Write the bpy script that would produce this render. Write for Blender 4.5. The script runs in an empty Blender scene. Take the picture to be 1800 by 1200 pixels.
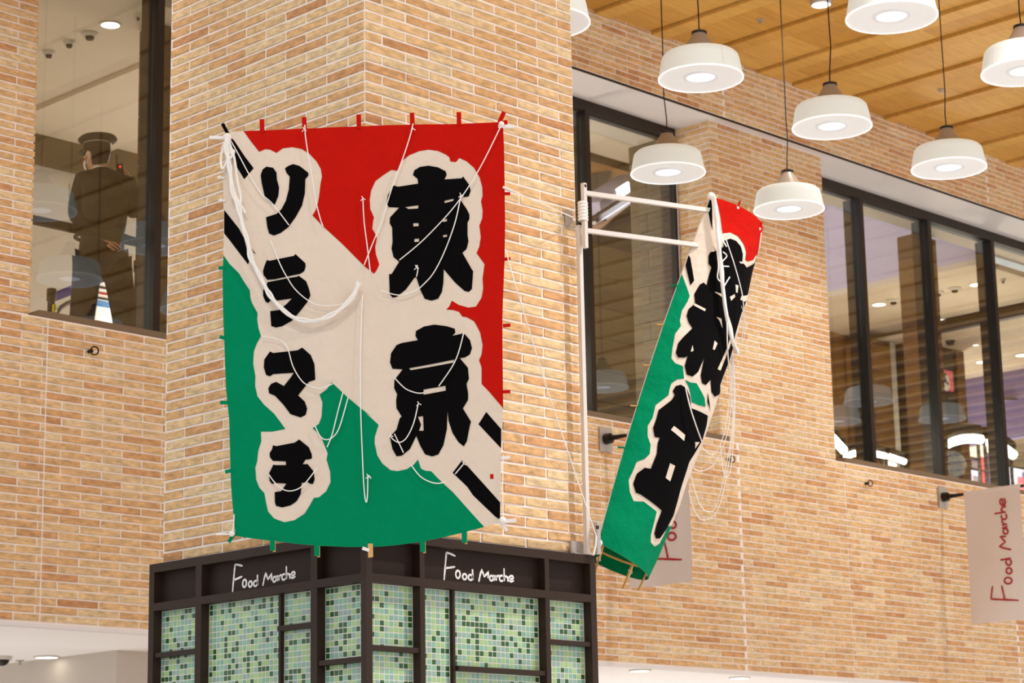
import bpy, bmesh, math, random
from mathutils import Vector, Matrix
from mathutils.geometry import tessellate_polygon
random.seed(7)
PI = math.pi
# ------------------------------------------------------------------ camera
CAM = Vector((0, 0, 1.6)); FOC = 3970.2
def _axes():
    y, p, r = math.radians(44.18234), math.radians(12.74513), math.radians(-1.07224)
    fw = Vector((math.cos(p)*math.cos(y), math.cos(p)*math.sin(y), math.sin(p)))
    rt = Vector((math.sin(y), -math.cos(y), 0)); up = rt.cross(fw)
    return math.cos(r)*rt+math.sin(r)*up, -math.sin(r)*rt+math.cos(r)*up, fw
AX, AY, AF = _axes()
sc = bpy.context.scene
C = sc.collection
cd = bpy.data.cameras.new('camera'); cam = bpy.data.objects.new('camera', cd); C.objects.link(cam)
M = Matrix((AX, AY, -AF)).transposed().to_4x4(); M.translation = CAM
cam.matrix_world = M
cd.sensor_width = 36; cd.lens = FOC*36/1800; cd.clip_end = 200
cd.dof.use_dof = True; cd.dof.focus_distance = 10.1; cd.dof.aperture_fstop = 6.3
sc.camera = cam
# ------------------------------------------------------------------ world, lights, exposure
w = bpy.data.worlds.new('hall'); sc.world = w; w.use_nodes = True
w.node_tree.nodes['Background'].inputs[0].default_value = (.955, .98, 1, 1)
w.node_tree.nodes['Background'].inputs[1].default_value = .9
vs = sc.view_settings
vs.view_transform = 'Standard'; vs.look = 'None'; vs.gamma = 1; vs.use_curve_mapping = False; vs.exposure = 0.13
def spot(loc, to, power, ang, blend=.8, size=.12, col=(1, .965, .92)):
    l = bpy.data.lights.new('spot', 'SPOT'); l.energy = power; l.spot_size = math.radians(ang); l.spot_blend = blend
    l.shadow_soft_size = size; l.color = col
    o = bpy.data.objects.new('spot', l); C.objects.link(o); o.location = loc
    o.rotation_euler = (Vector(to)-Vector(loc)).to_track_quat('-Z', 'Y').to_euler()
def area(loc, to, power, sx, sy, col=(1, .93, .82)):
    l = bpy.data.lights.new('arcade_fill', 'AREA'); l.energy = power; l.shape = 'RECTANGLE'; l.size = sx; l.size_y = sy; l.color = col
    o = bpy.data.objects.new('arcade_fill', l); C.objects.link(o); o.location = loc
    o.rotation_euler = (Vector(to)-Vector(loc)).to_track_quat('-Z', 'Y').to_euler()
# ceiling spots of the hall (out of frame), washing pillar and wall
spot((2.5, 4.5, 8.0), (6.7, 7.9, 4.6), 260, 70)
spot((7.4, 2.6, 8.0), (7.4, 7.4, 4.4), 215, 70)
spot((14.9, 8.6, 8.05), (15.3, 11.5, 5.3), 330, 46, 1.0)
spot((17.6, 8.2, 8.05), (17.6, 11.4, 4.2), 360, 60, 1.0)
spot((12.6, 8.4, 8.05), (13.2, 11.4, 3.9), 300, 55, 1.0)
spot((4.6, 8.6, 8.05), (7.4, 11.4, 4.2), 300, 65, 1.0)
# unseen downward spots added for bounce: they light the floor, which lights ceiling and soffits
for x_, y_ in ((6, 0), (12, 0), (18, 0), (10, 4.5), (15, 4.5), (20, 4.5), (26, 2), (26, 7)): spot((x_, y_, 8.05), (x_, y_, 0), 1100, 115, .6, .2, (1, .985, .98))
# upper-floor rooms behind the glass: unseen point fills added in place of downlight bounce
def lamp(loc, power, size=.15, col=(1, .93, .82)):
    l = bpy.data.lights.new('room_fill', 'POINT'); l.energy = power; l.shadow_soft_size = size; l.color = col
    o = bpy.data.objects.new('room_fill', l); C.objects.link(o); o.location = loc
lamp((7.0, 13.2, 5.6), 34, .15, (1, .96, .9)); lamp((10.2, 13.6, 5.6), 34, .15, (1, .96, .9))
lamp((20.6, 13.4, 5.6), 110); lamp((23.6, 15.6, 5.4), 150); lamp((27, 16, 5.6), 200)
lamp((18.0, 14.3, 8.2), 90, .2, (.86, .84, 1)); lamp((17.0, 13.0, 5.5), 40)
lamp((13.0, 12.8, 5.6), 60); lamp((13.2, 15.0, 7.2), 260, .2, (.9, .92, 1))
area((10, 13.6, .3), (10, 13.6, 3), 110, 8, 3, (1, .98, .96))  # unseen uplights added low down to brighten the arcade ceiling
area((15, 13.6, .3), (15, 13.6, 3), 110, 8, 3, (1, .98, .96))
# ------------------------------------------------------------------ pixel helpers (photo frame 1800x1200 -> a point on a known plane)
def ray(x, y): return AF + AX*((x-900)/FOC) - AY*((y-600)/FOC)
def at_x(x, y, X): d = ray(x, y); return CAM + d*((X-CAM.x)/d.x)
def at_y(x, y, Y): d = ray(x, y); return CAM + d*((Y-CAM.y)/d.y)
def at_z(x, y, Z): d = ray(x, y); return CAM + d*((Z-CAM.z)/d.z)
def proj(p):
    d = p-CAM; z = d.dot(AF); return 900+FOC*d.dot(AX)/z, 600-FOC*d.dot(AY)/z
# ------------------------------------------------------------------ materials
def lin(c): return tuple(((v/255)/12.92 if v/255 <= .04045 else ((v/255+.055)/1.055)**2.4) for v in c)
def mat(name, col, rough=.6, metal=0, emit=0, bump=0, bscale=40, var=0, spec=.5, ecol=None):
    m = bpy.data.materials.new(name); m.use_nodes = True; nt = m.node_tree; b = nt.nodes['Principled BSDF']
    c = lin(col) if max(col) > 1.001 else col
    b.inputs['Base Color'].default_value = (*c, 1); b.inputs['Roughness'].default_value = rough; b.inputs['Metallic'].default_value = metal
    b.inputs['Specular IOR Level'].default_value = spec
    if emit:
        b.inputs['Emission Color'].default_value = (*(lin(ecol) if ecol else c), 1); b.inputs['Emission Strength'].default_value = emit
    if var or bump:
        g = nt.nodes.new('ShaderNodeNewGeometry'); n = nt.nodes.new('ShaderNodeTexNoise'); n.inputs['Scale'].default_value = bscale; n.inputs['Detail'].default_value = 4
        nt.links.new(g.outputs['Position'], n.inputs['Vector'])
        if bump:
            bp = nt.nodes.new('ShaderNodeBump'); bp.inputs['Strength'].default_value = bump; bp.inputs['Distance'].default_value = .03 if bscale < 10 else .01
            nt.links.new(n.outputs['Fac'], bp.inputs['Height']); nt.links.new(bp.outputs[0], b.inputs['Normal'])
        if var:
            mx = nt.nodes.new('ShaderNodeMix'); mx.data_type = 'RGBA'
            mx.inputs['A'].default_value = (*[v*(1-var) for v in c], 1); mx.inputs['B'].default_value = (*[min(1, v*(1+var)) for v in c], 1)
            nt.links.new(n.outputs['Fac'], mx.inputs['Factor']); nt.links.new(mx.outputs['Result'], b.inputs['Base Color'])
    return m
def rand_mat(name, stops, rough=.8, mottle=.25, mscale=(9, 9, 30), bump=.3, bscale=60, const=False, spec=.3):
    """colour picked per piece: object random + island random -> ramp, mottled by noise"""
    m = bpy.data.materials.new(name); m.use_nodes = True; nt = m.node_tree; N = nt.nodes.new; L = nt.links.new; b = nt.nodes['Principled BSDF']
    b.inputs['Roughness'].default_value = rough; b.inputs['Specular IOR Level'].default_value = spec
    oi = N('ShaderNodeObjectInfo'); g = N('ShaderNodeNewGeometry')
    a = N('ShaderNodeMath'); a.operation = 'MULTIPLY_ADD'; a.inputs[1].default_value = 5.37; L(g.outputs['Random Per Island'], a.inputs[0]); L(oi.outputs['Random'], a.inputs[2])
    f = N('ShaderNodeMath'); f.operation = 'FRACT'; L(a.outputs[0], f.inputs[0])
    r = N('ShaderNodeValToRGB'); L(f.outputs[0], r.inputs[0]); cr = r.color_ramp
    if const: cr.interpolation = 'CONSTANT'
    while len(cr.elements) < len(stops): cr.elements.new(.5)
    for e, (p, c) in zip(cr.elements, stops): e.position = p; e.color = (*lin(c), 1)
    out = r.outputs[0]
    if mottle:
        mp = N('ShaderNodeVectorMath'); mp.operation = 'MULTIPLY'; mp.inputs[1].default_value = mscale; L(g.outputs['Position'], mp.inputs[0])
        n = N('ShaderNodeTexNoise'); n.inputs['Scale'].default_value = 1; n.inputs['Detail'].default_value = 5; n.inputs['Roughness'].default_value = .65; L(mp.outputs[0], n.inputs['Vector'])
        mr = N('ShaderNodeMapRange'); mr.inputs[1].default_value = .3; mr.inputs[2].default_value = .75; mr.inputs[3].default_value = 1+mottle*.5; mr.inputs[4].default_value = 1-mottle; L(n.outputs['Fac'], mr.inputs[0])
        v = N('ShaderNodeVectorMath'); v.operation = 'SCALE'; L(out, v.inputs[0]); L(mr.outputs[0], v.inputs['Scale']); out = v.outputs[0]
    L(out, b.inputs['Base Color'])
    if bump:
        n2 = N('ShaderNodeTexNoise'); n2.inputs['Scale'].default_value = bscale; n2.inputs['Detail'].default_value = 5; L(g.outputs['Position'], n2.inputs['Vector'])
        bp = N('ShaderNodeBump'); bp.inputs['Strength'].default_value = bump; bp.inputs['Distance'].default_value = .006
        L(n2.outputs['Fac'], bp.inputs['Height']); L(bp.outputs[0], b.inputs['Normal'])
    return m
def glass_mat():
    m = bpy.data.materials.new('window_glass'); m.use_nodes = True; nt = m.node_tree; N = nt.nodes.new; L = nt.links.new
    nt.nodes.remove(nt.nodes['Principled BSDF']); o = nt.nodes['Material Output']
    t = N('ShaderNodeBsdfTransparent'); t.inputs[0].default_value = (.82, .82, .78, 1)
    g = N('ShaderNodeBsdfGlossy'); g.inputs['Roughness'].default_value = .01; g.inputs[0].default_value = (.9, .95, 1, 1)
    lw = N('ShaderNodeLayerWeight'); lw.inputs[0].default_value = .5
    fr = N('ShaderNodeMapRange'); fr.inputs[1].default_value = 0; fr.inputs[2].default_value = 1; fr.inputs[3].default_value = .03; fr.inputs[4].default_value = .22; L(lw.outputs['Facing'], fr.inputs[0])
    mx = N('ShaderNodeMixShader'); L(fr.outputs[0], mx.inputs[0]); L(t.outputs[0], mx.inputs[1]); L(g.outputs[0], mx.inputs[2]); L(mx.outputs[0], o.inputs[0])
    return m
BR = [(0, (202, 148, 102)), (.05, (211, 160, 112)), (.2, (220, 176, 126)), (.5, (226, 188, 138)), (.82, (230, 204, 162)), (1, (214, 166, 114))]
M_ = dict(
    brick=rand_mat('brick', BR, .85, .42, (16, 16, 44), .5, 55),
    mortar=mat('mortar', (244, 234, 228), .9, bump=.25, bscale=70),
    wood=rand_mat('ceiling_wood', [(0, (204, 150, 68)), (.5, (220, 168, 84)), (1, (229, 182, 98))], .5, .2, (3, 30, 10), .0),
    groove=mat('groove_brown', (120, 72, 20), .7), white=mat('white_paint', (238, 232, 228), .7),
    soffit=mat('soffit_paint', (230, 225, 225), .7), beige=mat('beige_ceiling', (222, 206, 184), .8), gray=mat('grey_panel', (196, 184, 170), .6),
    bronze=mat('bronze_frame', (46, 34, 23), .5, spec=.3), black=mat('black_frame', (16, 13, 11), .45), sill=mat('sill_metal', (120, 98, 74), .5),
    case=mat('casing_brown', (52, 38, 30), .5, spec=.25), casein=mat('casing_panel', (46, 32, 26), .55, spec=.2), grout=mat('grout_white', (226, 226, 214), .8),
    tile=rand_mat('mosaic_tile', [(0, (44, 88, 42)), (.22, (160, 192, 132)), (.42, (136, 184, 158)), (.62, (144, 172, 164)), (.8, (164, 198, 140)), (.92, (126, 168, 150))], .25, 0, bump=0, const=True, spec=.5),
    letter=mat('letter_white', (252, 250, 248), .6), redink=mat('red_ink', (172, 26, 28), .7),
    cloth=mat('kite_cloth', (222, 206, 190), .9, spec=.1, bump=.6, bscale=9, var=.04), cred=mat('kite_red', (188, 22, 13), .9, spec=.06, bump=.6, bscale=9, var=.06),
    cgreen=mat('kite_green', (0, 130, 88), .9, spec=.06, bump=.6, bscale=9, var=.06), cblack=mat('kite_black', (10, 9, 10), .9, spec=.05, bump=.2, bscale=30),
    bamboo=mat('bamboo', (206, 164, 96), .6, var=.15), paper=mat('white_paper', (238, 232, 230), .7), string=mat('white_string', (240, 236, 232), .8),
    steel=mat('white_steel', (218, 210, 204), .4), plate=mat('steel_plate', (190, 182, 176), .35, .5), dark=mat('dark_metal', (40, 34, 30), .4, .6),
    shade=mat('lamp_shade', (218, 226, 226), .6, emit=.27, ecol=(246, 250, 244)), diff=mat('lamp_diffuser', (214, 216, 216), .6, emit=.25, ecol=(248, 246, 244)),
    rim=mat('lamp_rim', (250, 250, 250), .5, emit=.55, ecol=(255, 255, 255)), ring=mat('lamp_ring', (205, 205, 205), .5, emit=.25, ecol=(235, 235, 240)),
    lens=mat('lamp_lens', (235, 240, 255), .3, emit=1.1, ecol=(236, 240, 255)), neck=mat('lamp_neck', (166, 152, 138), .35), cord=mat('black_cord', (22, 18, 16), .6),
    cap=mat('lamp_cap', (40, 34, 34), .4, .3), banner=mat('banner_white', (226, 218, 216), .8, bump=.1, bscale=6),
    down=mat('downlight_lit', (255, 250, 240), .5, emit=4, ecol=(255, 250, 238)), sensor=mat('sensor_white', (205, 198, 188), .6),
    stone=rand_mat('brown_stone', [(0, (96, 68, 38)), (.5, (120, 86, 48)), (1, (142, 102, 58))], .5, .3, (5, 5, 22), .1),
    cstone=rand_mat('dark_brown_stone', [(0, (84, 64, 42)), (.5, (98, 74, 48)), (1, (110, 84, 56))], .5, .2, (5, 5, 16), .05),
    dstone=rand_mat('dark_stone', [(0, (92, 80, 54)), (.5, (100, 86, 60)), (1, (112, 96, 66))], .5, .15, (5, 5, 12), .05),
    lav=mat('lavender_panel', (196, 188, 205), .7), pink=mat('pink_sign', (236, 110, 122), .6, emit=.25), navy=mat('navy_uniform', (22, 17, 22), .85, var=.2, bscale=12, bump=.2),
    cap_navy=mat('cap_navy', (12, 10, 15), .8), skin=mat('skin', (222, 168, 132), .6), hair=mat('black_hair', (20, 15, 13), .6), mask=mat('face_mask', (240, 236, 232), .8),
    silver=mat('silver_trim', (170, 166, 160), .35, .7), blue=mat('blue_belt', (64, 54, 176), .6), yellow=mat('yellow_mark', (230, 214, 50), .6),
    redled=mat('red_led', (255, 30, 30), .5, emit=3), bluep=mat('blue_print', (62, 130, 196), .6), glow=mat('lit_tube', (255, 252, 246), .5, emit=5),
    warm=mat('lit_shelf', (255, 246, 226), .5, emit=1.6), screen=mat('lit_screen', (214, 220, 255), .4, emit=1.3), purple=mat('purple_panel', (120, 108, 150), .7, emit=.12),
    floor=mat('floor_tile', (208, 203, 198), .35), glass=glass_mat(), seam=mat('seam', (200, 192, 176), .6, emit=.35))
# ------------------------------------------------------------------ object helpers
def link(name, me, m=None, parent=None):
    if m is not None and not me.materials: me.materials.append(M_[m] if isinstance(m, str) else m)
    o = bpy.data.objects.new(name, me); C.objects.link(o)
    if parent: o.parent = parent
    return o
def tag(o, label=None, cat=None, group=None, kind=None):
    for k, v in (('label', label), ('category', cat), ('group', group), ('kind', kind)):
        if v: o[k] = v
    return o
def thing(name, loc, label, cat, group=None, rz=0):
    o = bpy.data.objects.new(name, None); C.objects.link(o); o.location = loc; o.rotation_euler = (0, 0, rz); o.empty_display_size = .1
    o.matrix_world = Matrix.Translation(Vector(loc)) @ Matrix.Rotation(rz, 4, 'Z')
    return tag(o, label, cat, group)
class MB:
    """mesh collector in world coordinates"""
    def __init__(s): s.v = []; s.f = []; s.sm = False
    def add(s, vs, fs):
        k = len(s.v); s.v += [tuple(v) for v in vs]; s.f += [tuple(i+k for i in f) for f in fs]; return s
    def hexa(s, p): # p: 8 points, bottom 4 ccw then top 4
        return s.add(p, [(3, 2, 1, 0), (4, 5, 6, 7), (0, 1, 5, 4), (1, 2, 6, 5), (2, 3, 7, 6), (3, 0, 4, 7)])
    def box(s, a, b):
        (x0, y0, z0), (x1, y1, z1) = [[min(a[i], b[i]) for i in range(3)], [max(a[i], b[i]) for i in range(3)]]
        return s.hexa([(x0, y0, z0), (x1, y0, z0), (x1, y1, z0), (x0, y1, z0), (x0, y0, z1), (x1, y0, z1), (x1, y1, z1), (x0, y1, z1)])
    def bar(s, a, b, w, h=None, up=(0, 0, 1)):
        a, b = Vector(a), Vector(b); h = h or w; d = (b-a).normalized(); u = Vector(up)
        if abs(d.dot(u)) > .95: u = Vector((1, 0, 0))
        r = d.cross(u).normalized()*w/2; t = r.cross(d).normalized()*h/2
        return s.hexa([a-r-t, a+r-t, a+r+t, a-r+t, b-r-t, b+r-t, b+r+t, b-r+t])
    def tube(s, pts, r, n=6):
        pts = [Vector(p) for p in pts]; rs = r if isinstance(r, (list, tuple)) else [r]*len(pts); rings = []; pu = None; vs = []
        for i, p in enumerate(pts):
            d = (pts[min(i+1, len(pts)-1)]-pts[max(i-1, 0)]).normalized()
            u = Vector((0, 0, 1)) if abs(d.z) < .95 else Vector((1, 0, 0))
            if pu is not None: u = pu
            a = (u-d*u.dot(d)).normalized(); pu = a; b = d.cross(a)
            vs += [p+(a*math.cos(2*PI*k/n)+b*math.sin(2*PI*k/n))*rs[i] for k in range(n)]
        fs = [(i*n+k, i*n+(k+1) % n, (i+1)*n+(k+1) % n, (i+1)*n+k) for i in range(len(pts)-1) for k in range(n)]
        fs += [tuple(range(n))[::-1], tuple(range((len(pts)-1)*n, len(pts)*n))]
        s.sm = True; return s.add(vs, fs)
    def lathe(s, prof, c=(0, 0, 0), n=40, cap0=False, cap1=False):
        vs = [(c[0]+r*math.cos(2*PI*k/n), c[1]+r*math.sin(2*PI*k/n), c[2]+z) for r, z in prof for k in range(n)]
        fs = [(i*n+k, i*n+(k+1) % n, (i+1)*n+(k+1) % n, (i+1)*n+k) for i in range(len(prof)-1) for k in range(n)]
        if cap0: fs.append(tuple(range(n))[::-1])
        if cap1: fs.append(tuple(range((len(prof)-1)*n, len(prof)*n)))
        s.sm = True; return s.add(vs, fs)
    def ball(s, c, r, n=14, m=9, rot=None):
        r = r if isinstance(r, (tuple, list)) else (r, r, r); vs = []; fs = []
        for i in range(m+1):
            t = PI*i/m
            for k in range(n):
                v = Vector((r[0]*math.sin(t)*math.cos(2*PI*k/n), r[1]*math.sin(t)*math.sin(2*PI*k/n), r[2]*math.cos(t)))
                if rot: v = rot @ v
                vs.append(v+Vector(c))
        fs = [(i*n+k, (i+1)*n+k, (i+1)*n+(k+1) % n, i*n+(k+1) % n) for i in range(m) for k in range(n)]
        s.sm = True; return s.add(vs, fs)
    def mesh(s, name, org=(0, 0, 0), bevel=0):
        me = bpy.data.meshes.new(name); o = Vector(org)
        me.from_pydata([Vector(v)-o for v in s.v], [], s.f)
        bm = bmesh.new(); bm.from_mesh(me)
        bmesh.ops.remove_doubles(bm, verts=bm.verts, dist=1e-6) if s.sm else None
        bmesh.ops.recalc_face_normals(bm, faces=bm.faces)
        if bevel: bmesh.ops.bevel(bm, geom=bm.edges[:], offset=bevel, segments=1, affect='EDGES')
        bm.to_mesh(me); bm.free()
        if s.sm: me.shade_smooth(); 
        return me
    def build(s, name, m, parent=None, bevel=0):
        """world-coordinate mesh -> object (child keeps world placement)"""
        org = parent.matrix_world.translation if parent else (0, 0, 0)
        inv = parent.matrix_world.inverted() if parent else Matrix()
        if parent and parent.parent: inv = parent.matrix_world.inverted()
        me = s.mesh(name, (0, 0, 0), bevel)
        if parent: me.transform(inv)
        if s.sm:
            try: me.set_sharp_from_angle(angle=math.radians(38))
            except Exception: pass
        return link(name, me, m, parent)
def place(o, loc, parent=None, rot=None, scale=None):
    mw = Matrix.LocRotScale(Vector(loc), rot, scale)
    o.matrix_world = mw if not parent else mw
    return o
# ------------------------------------------------------------------ bricks
CO = .05; HP = .1515; MG = .0125; BD = .005
def brick_mesh(L, H, seed):
    """rough face brick, local x along wall, y outwards, z up, centre origin, 50 triangles"""
    rnd = random.Random(seed); xs = [-L/2, -L/6, L/6, L/2]
    def ringp(ins, y, j):
        r = lambda: rnd.uniform(-j, j)
        b = [(x*(1-2*ins/L)+r(), y, -H/2+ins+r()) for x in xs]; t = [(x*(1-2*ins/L)+r(), y, H/2-ins+r()) for x in reversed(xs)]
        return b+t
    a = ringp(0, 0, 0); b = ringp(.0005, BD*.55, .0014); c = ringp(.002, BD, .0016); n = 8
    c = [(x, y+rnd.uniform(-.0015, .0015), z) for x, y, z in c]
    vs = a+b+c+[(0, BD+.001, 0)]
    fs = [(i, (i+1) % n, n+(i+1) % n, n+i) for i in range(n)]+[(n+i, n+(i+1) % n, 2*n+(i+1) % n, 2*n+i) for i in range(n)]+[(2*n+i, 2*n+(i+1) % n, 3*n) for i in range(n)]
    return vs, fs
FULL = 2*HP-MG; BH = CO-.0105
VARS = [brick_mesh(FULL, BH, s) for s in range(6)]; HALF = [brick_mesh(HP-MG, BH, 50+s) for s in range(4)]
def _m(v, i, nm):
    me = bpy.data.meshes.new(nm); me.from_pydata(*[v[0], [], v[1]]); bm = bmesh.new(); bm.from_mesh(me); bmesh.ops.recalc_face_normals(bm, faces=bm.faces); bm.to_mesh(me); bm.free()
    me.materials.append(M_['brick']); return me
VM = [_m(v, i, 'brick_full') for i, v in enumerate(VARS)]; HM = [_m(v, i, 'brick_half') for i, v in enumerate(HALF)]
KPOLY = [(399, 232), (884, 215), (882, 917), (650, 961), (410, 945)]
def hidden(x, y):
    return 402 < x < 880 and 232 < y < 930
def bricks(O, U, Nn, spans, z0, z1, ph, par, joints=(), off=0.0):
    """cells of half-bond brickwork on plane O + U*u, z; returns list of (centre, U, N, len, row, score)"""
    out = []; k0 = math.floor((z0-ph)/CO); k = k0
    while ph+k*CO < z1-.01:
        za = ph+k*CO; zb = za+CO
        if za < z0-.006 or zb > z1+.012: k += 1; continue
        o = off+(HP if (k+par) % 2 else 0)
        for ua, ub in spans:
            cuts = [ua]+sorted(j for j in joints if ua < j < ub)+[ub]
            for a, b in zip(cuts, cuts[1:]):
                i = math.floor((a-o)/(2*HP))
                while o+i*2*HP < b:
                    s0 = max(a, o+i*2*HP); s1 = min(b, o+(i+1)*2*HP); i += 1
                    if s1-s0 < .035: continue
                    l = s1-s0-MG; c = O+U*((s0+s1)/2)+Vector((0, 0, (za+zb)/2))
                    p = c+Nn*BD; vis = (CAM-p).dot(Nn) > 0
                    x, y = proj(p); s = 0
                    if vis and -30 < x < 1830 and -15 < y < 1215 and not hidden(x, y): s = 1/(p-CAM).length_squared*l
                    out.append((c, U, Nn, l, s))
        k += 1
    return out
def lay(parent, cells, limit=300):
    cells = sorted(cells, key=lambda c: -c[4]); big = [c for c in cells[:limit] if c[4] > 0]; rest = cells[len(big):]
    inv = parent.matrix_world.inverted()
    def xf(c):
        U, Nn = c[1], c[2]
        # local x -> U, y -> N, z -> Z
        return Matrix((U, Nn, Vector((0, 0, 1)))).transposed()
    rnd = random.Random(len(cells))
    for c in big:
        half = c[3] < FULL*.7; me = rnd.choice(HM if half else VM); L0 = HP-MG if half else FULL
        o = bpy.data.objects.new('brick', me); C.objects.link(o); o.parent = parent
        R = xf(c).to_4x4(); sx = c[3]/L0
        o.matrix_world = Matrix.Translation(c[0]+c[2]*rnd.uniform(-.001, .001)) @ R @ Matrix.Diagonal((sx, 1, 1, 1))
    if rest:
        vs = []; fs = []
        for c in rest:
            half = c[3] < FULL*.7; v, f = rnd.choice(HALF if half else VARS); L0 = HP-MG if half else FULL; R = xf(c); sx = c[3]/L0; k = len(vs)
            vs += [inv @ (c[0]+R @ Vector((p[0]*sx, p[1], p[2]))) for p in v]; fs += [tuple(i+k for i in q) for q in f]
        me = bpy.data.meshes.new('brickwork'); me.from_pydata(vs, [], fs); bm = bmesh.new(); bm.from_mesh(me); bmesh.ops.recalc_face_normals(bm, faces=bm.faces); bm.to_mesh(me); bm.free()
        o = link('brickwork', me, 'brick', parent); o['kind'] = 'stuff'
X_, Y_, Z_ = Vector((1, 0, 0)), Vector((0, 1, 0)), Vector((0, 0, 1))
YW = 11.4; ZH = 7.632; ZS = 4.87; ZB = 2.975; YG = 11.9; ZC = 8.17; YP = 11.5
def wall_body(name, boxes, m='mortar'):
    b = MB(); [b.box(*q) for q in boxes]; o = b.build(name, m); tag(o, kind='structure'); return o
# lower walls (control joints as in the photo), header, piers
JL = 7.66; JR1 = 14.37; JR2 = 15.82
wl = wall_body('wall_left', [((5.0, YW, ZB), (10.6, YW+.35, ZS-.03))])
lay(wl, bricks(Vector((0, YW, 0)), X_, -Y_, [(5.0, 10.6)], ZB, ZS-.02, ZS-.035-40*CO, 0, (JL,), .05))
wr = wall_body('wall_right', [((10.6, YW, ZB), (24, YW+.35, ZS-.03))])
lay(wr, bricks(Vector((0, YW, 0)), X_, -Y_, [(10.6, 24)], ZB, ZS-.02, ZS-.035-40*CO, 1, (JR1, JR2, 18.4), .1))
wt = wall_body('wall_top', [((3.0, YW, ZH+.004), (24, YW+.5, 8.6))])
lay(wt, bricks(Vector((0, YW, 0)), X_, -Y_, [(3.0, 24)], ZH+.005, ZC+.06, ZH+.004, 0, (14.37, 18.4), .1))
p1 = wall_body('wall_pier_left', [((4.0, YP, ZS-.02), (7.585, YG+.1, ZH))])
lay(p1, bricks(Vector((0, YP, 0)), X_, -Y_, [(4.0, 7.60)], ZS, ZH, ZS-.0, 0, (), 7.6-26*HP))
p2 = wall_body('wall_pier_middle', [((10.4, YP, ZS-.02), (11.6, YG+.1, ZH))])
lay(p2, bricks(Vector((0, YP, 0)), X_, -Y_, [(10.4, 11.6)], ZS, ZH, ZS, 0, (), 10.4))
PX0, PX1 = 14.275, 15.84
p3 = wall_body('wall_pier_right', [((PX0, YP, ZS-.02), (PX1, YG+.1, ZH))])
lay(p3, bricks(Vector((0, YP, 0)), X_, -Y_, [(PX0-BD, PX1)], ZS, ZH, ZS, 0, (), PX0+.105)
    + bricks(Vector((PX0, 0, 0)), Y_, -X_, [(YP, YG-.03)], ZS, ZH, ZS, 0, (), YP-.2), 340)
tag(MB().box((3, YW+.004, ZH-.012), (24, YW+.012, ZH+.004)).box((3, YW+.012, ZH-.006), (24, YG+.15, ZH+.004)).build('trim_1', 'soffit'), kind='structure')
tag(MB().box((3, YW+.0005, ZH-.016), (24, YW+.006, ZH+.006)).build('trim_2', 'bronze'), kind='structure')
# white band and lower soffit under the brick walls (ground-floor arcade ceiling)
tag(MB().box((4, YW-.004, 2.955), (24, YW+.34, ZB)).build('trim_3', 'soffit'), kind='structure')
tag(MB().box((4, YW+.02, 2.95), (26, 17, ZB-.005)).build('ceiling_arcade', 'white'), kind='structure')
# ------------------------------------------------------------------ big brick pillar
XC, YC = 6.6954, 7.4278; PW = 1.425; PL = 1.49; PZ = 5.4626-3*CO
pil = thing('brick_pillar', (XC, YC, 0), 'big square tan brick pillar standing corner first in the middle of the hall', 'pillar')
MB().box((XC, YC, 0), (XC+PW, YC+PL, 8.17)).build('mortar_core', 'mortar', pil)
cells = bricks(Vector((XC, YC, 0)), X_, -Y_, [(-BD, PW)], 2.93, 8.17, PZ, 0, (), .1065) + bricks(Vector((XC, YC, 0)), Y_, -X_, [(0, PL)], 2.93, 8.17, PZ, 0, (), .117)
cells += [(c[0], c[1], c[2], c[3], 0) for c in bricks(Vector((XC+PW, YC, 0)), Y_, X_, [(0, PL)], 2.93, 8.17, PZ, 0)]
cells += [(c[0], c[1], c[2], c[3], 0) for c in bricks(Vector((XC, YC+PL, 0)), X_, Y_, [(0, PW)], 2.93, 8.17, PZ, 0)]
lay(pil, cells)
# ------------------------------------------------------------------ wood ceiling
ce = MB().box((3, -6, ZC+.03), (44, YW, ZC+.2)).build('ceiling', 'groove'); tag(ce, kind='structure')
ribs = [12.747, 13.44, 14.127, 14.838, 15.33, 16.015, 16.714, 17.39]
while ribs[-1] < 43: ribs.append(ribs[-1]+.69)
while ribs[0] > 3.7: ribs.insert(0, ribs[0]-.69)
planks = []
for a, b in zip(ribs, ribs[1:]):
    m = MB().box((a, -6, ZC-.03), (a+.165, YW-.004, ZC+.03)); m.build('batten', 'wood', ce)
    y = YW-.004-random.uniform(.1, .3); prev = YW-.004
    while prev > (1 if b < 24 else 11):
        planks.append((a+.168, b-.016, y, prev-.002)); prev = y; y -= random.choice((.26, .32, .4, .5))
def pscore(p):
    x, y = proj(Vector(((p[0]+p[1])/2, (p[2]+p[3])/2, ZC))); return 0 if -60 < x < 1860 and -60 < y < 700 else 1
planks.sort(key=pscore); rest = MB(); npl = 0
for p in planks:
    z = ZC+random.uniform(-.003, .002)
    if npl < 280: MB().box((p[0], p[2], z), (p[1], p[3], ZC+.03)).build('plank', 'wood', ce); npl += 1
    else: rest.box((p[0], p[2], z), (p[1], p[3], ZC+.03))
o = rest.build('planks', 'wood', ce); o['kind'] = 'stuff'
def disc_fixture(name, loc, r, label, cat, lit='down', ring='sensor', group=None, h=.012):
    t = thing(name, loc, label, cat, group)
    MB().lathe([(r*1.18, 0), (r*1.18, -h*.6), (r*1.02, -h), (r, -h)], loc, 28).build('trim_ring', ring, t)
    MB().lathe([(r*1.01, -h*.9), (r*.5, -h*1.0), (.001, -h)], loc, 28).build('lens', lit, t)
    return t
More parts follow.
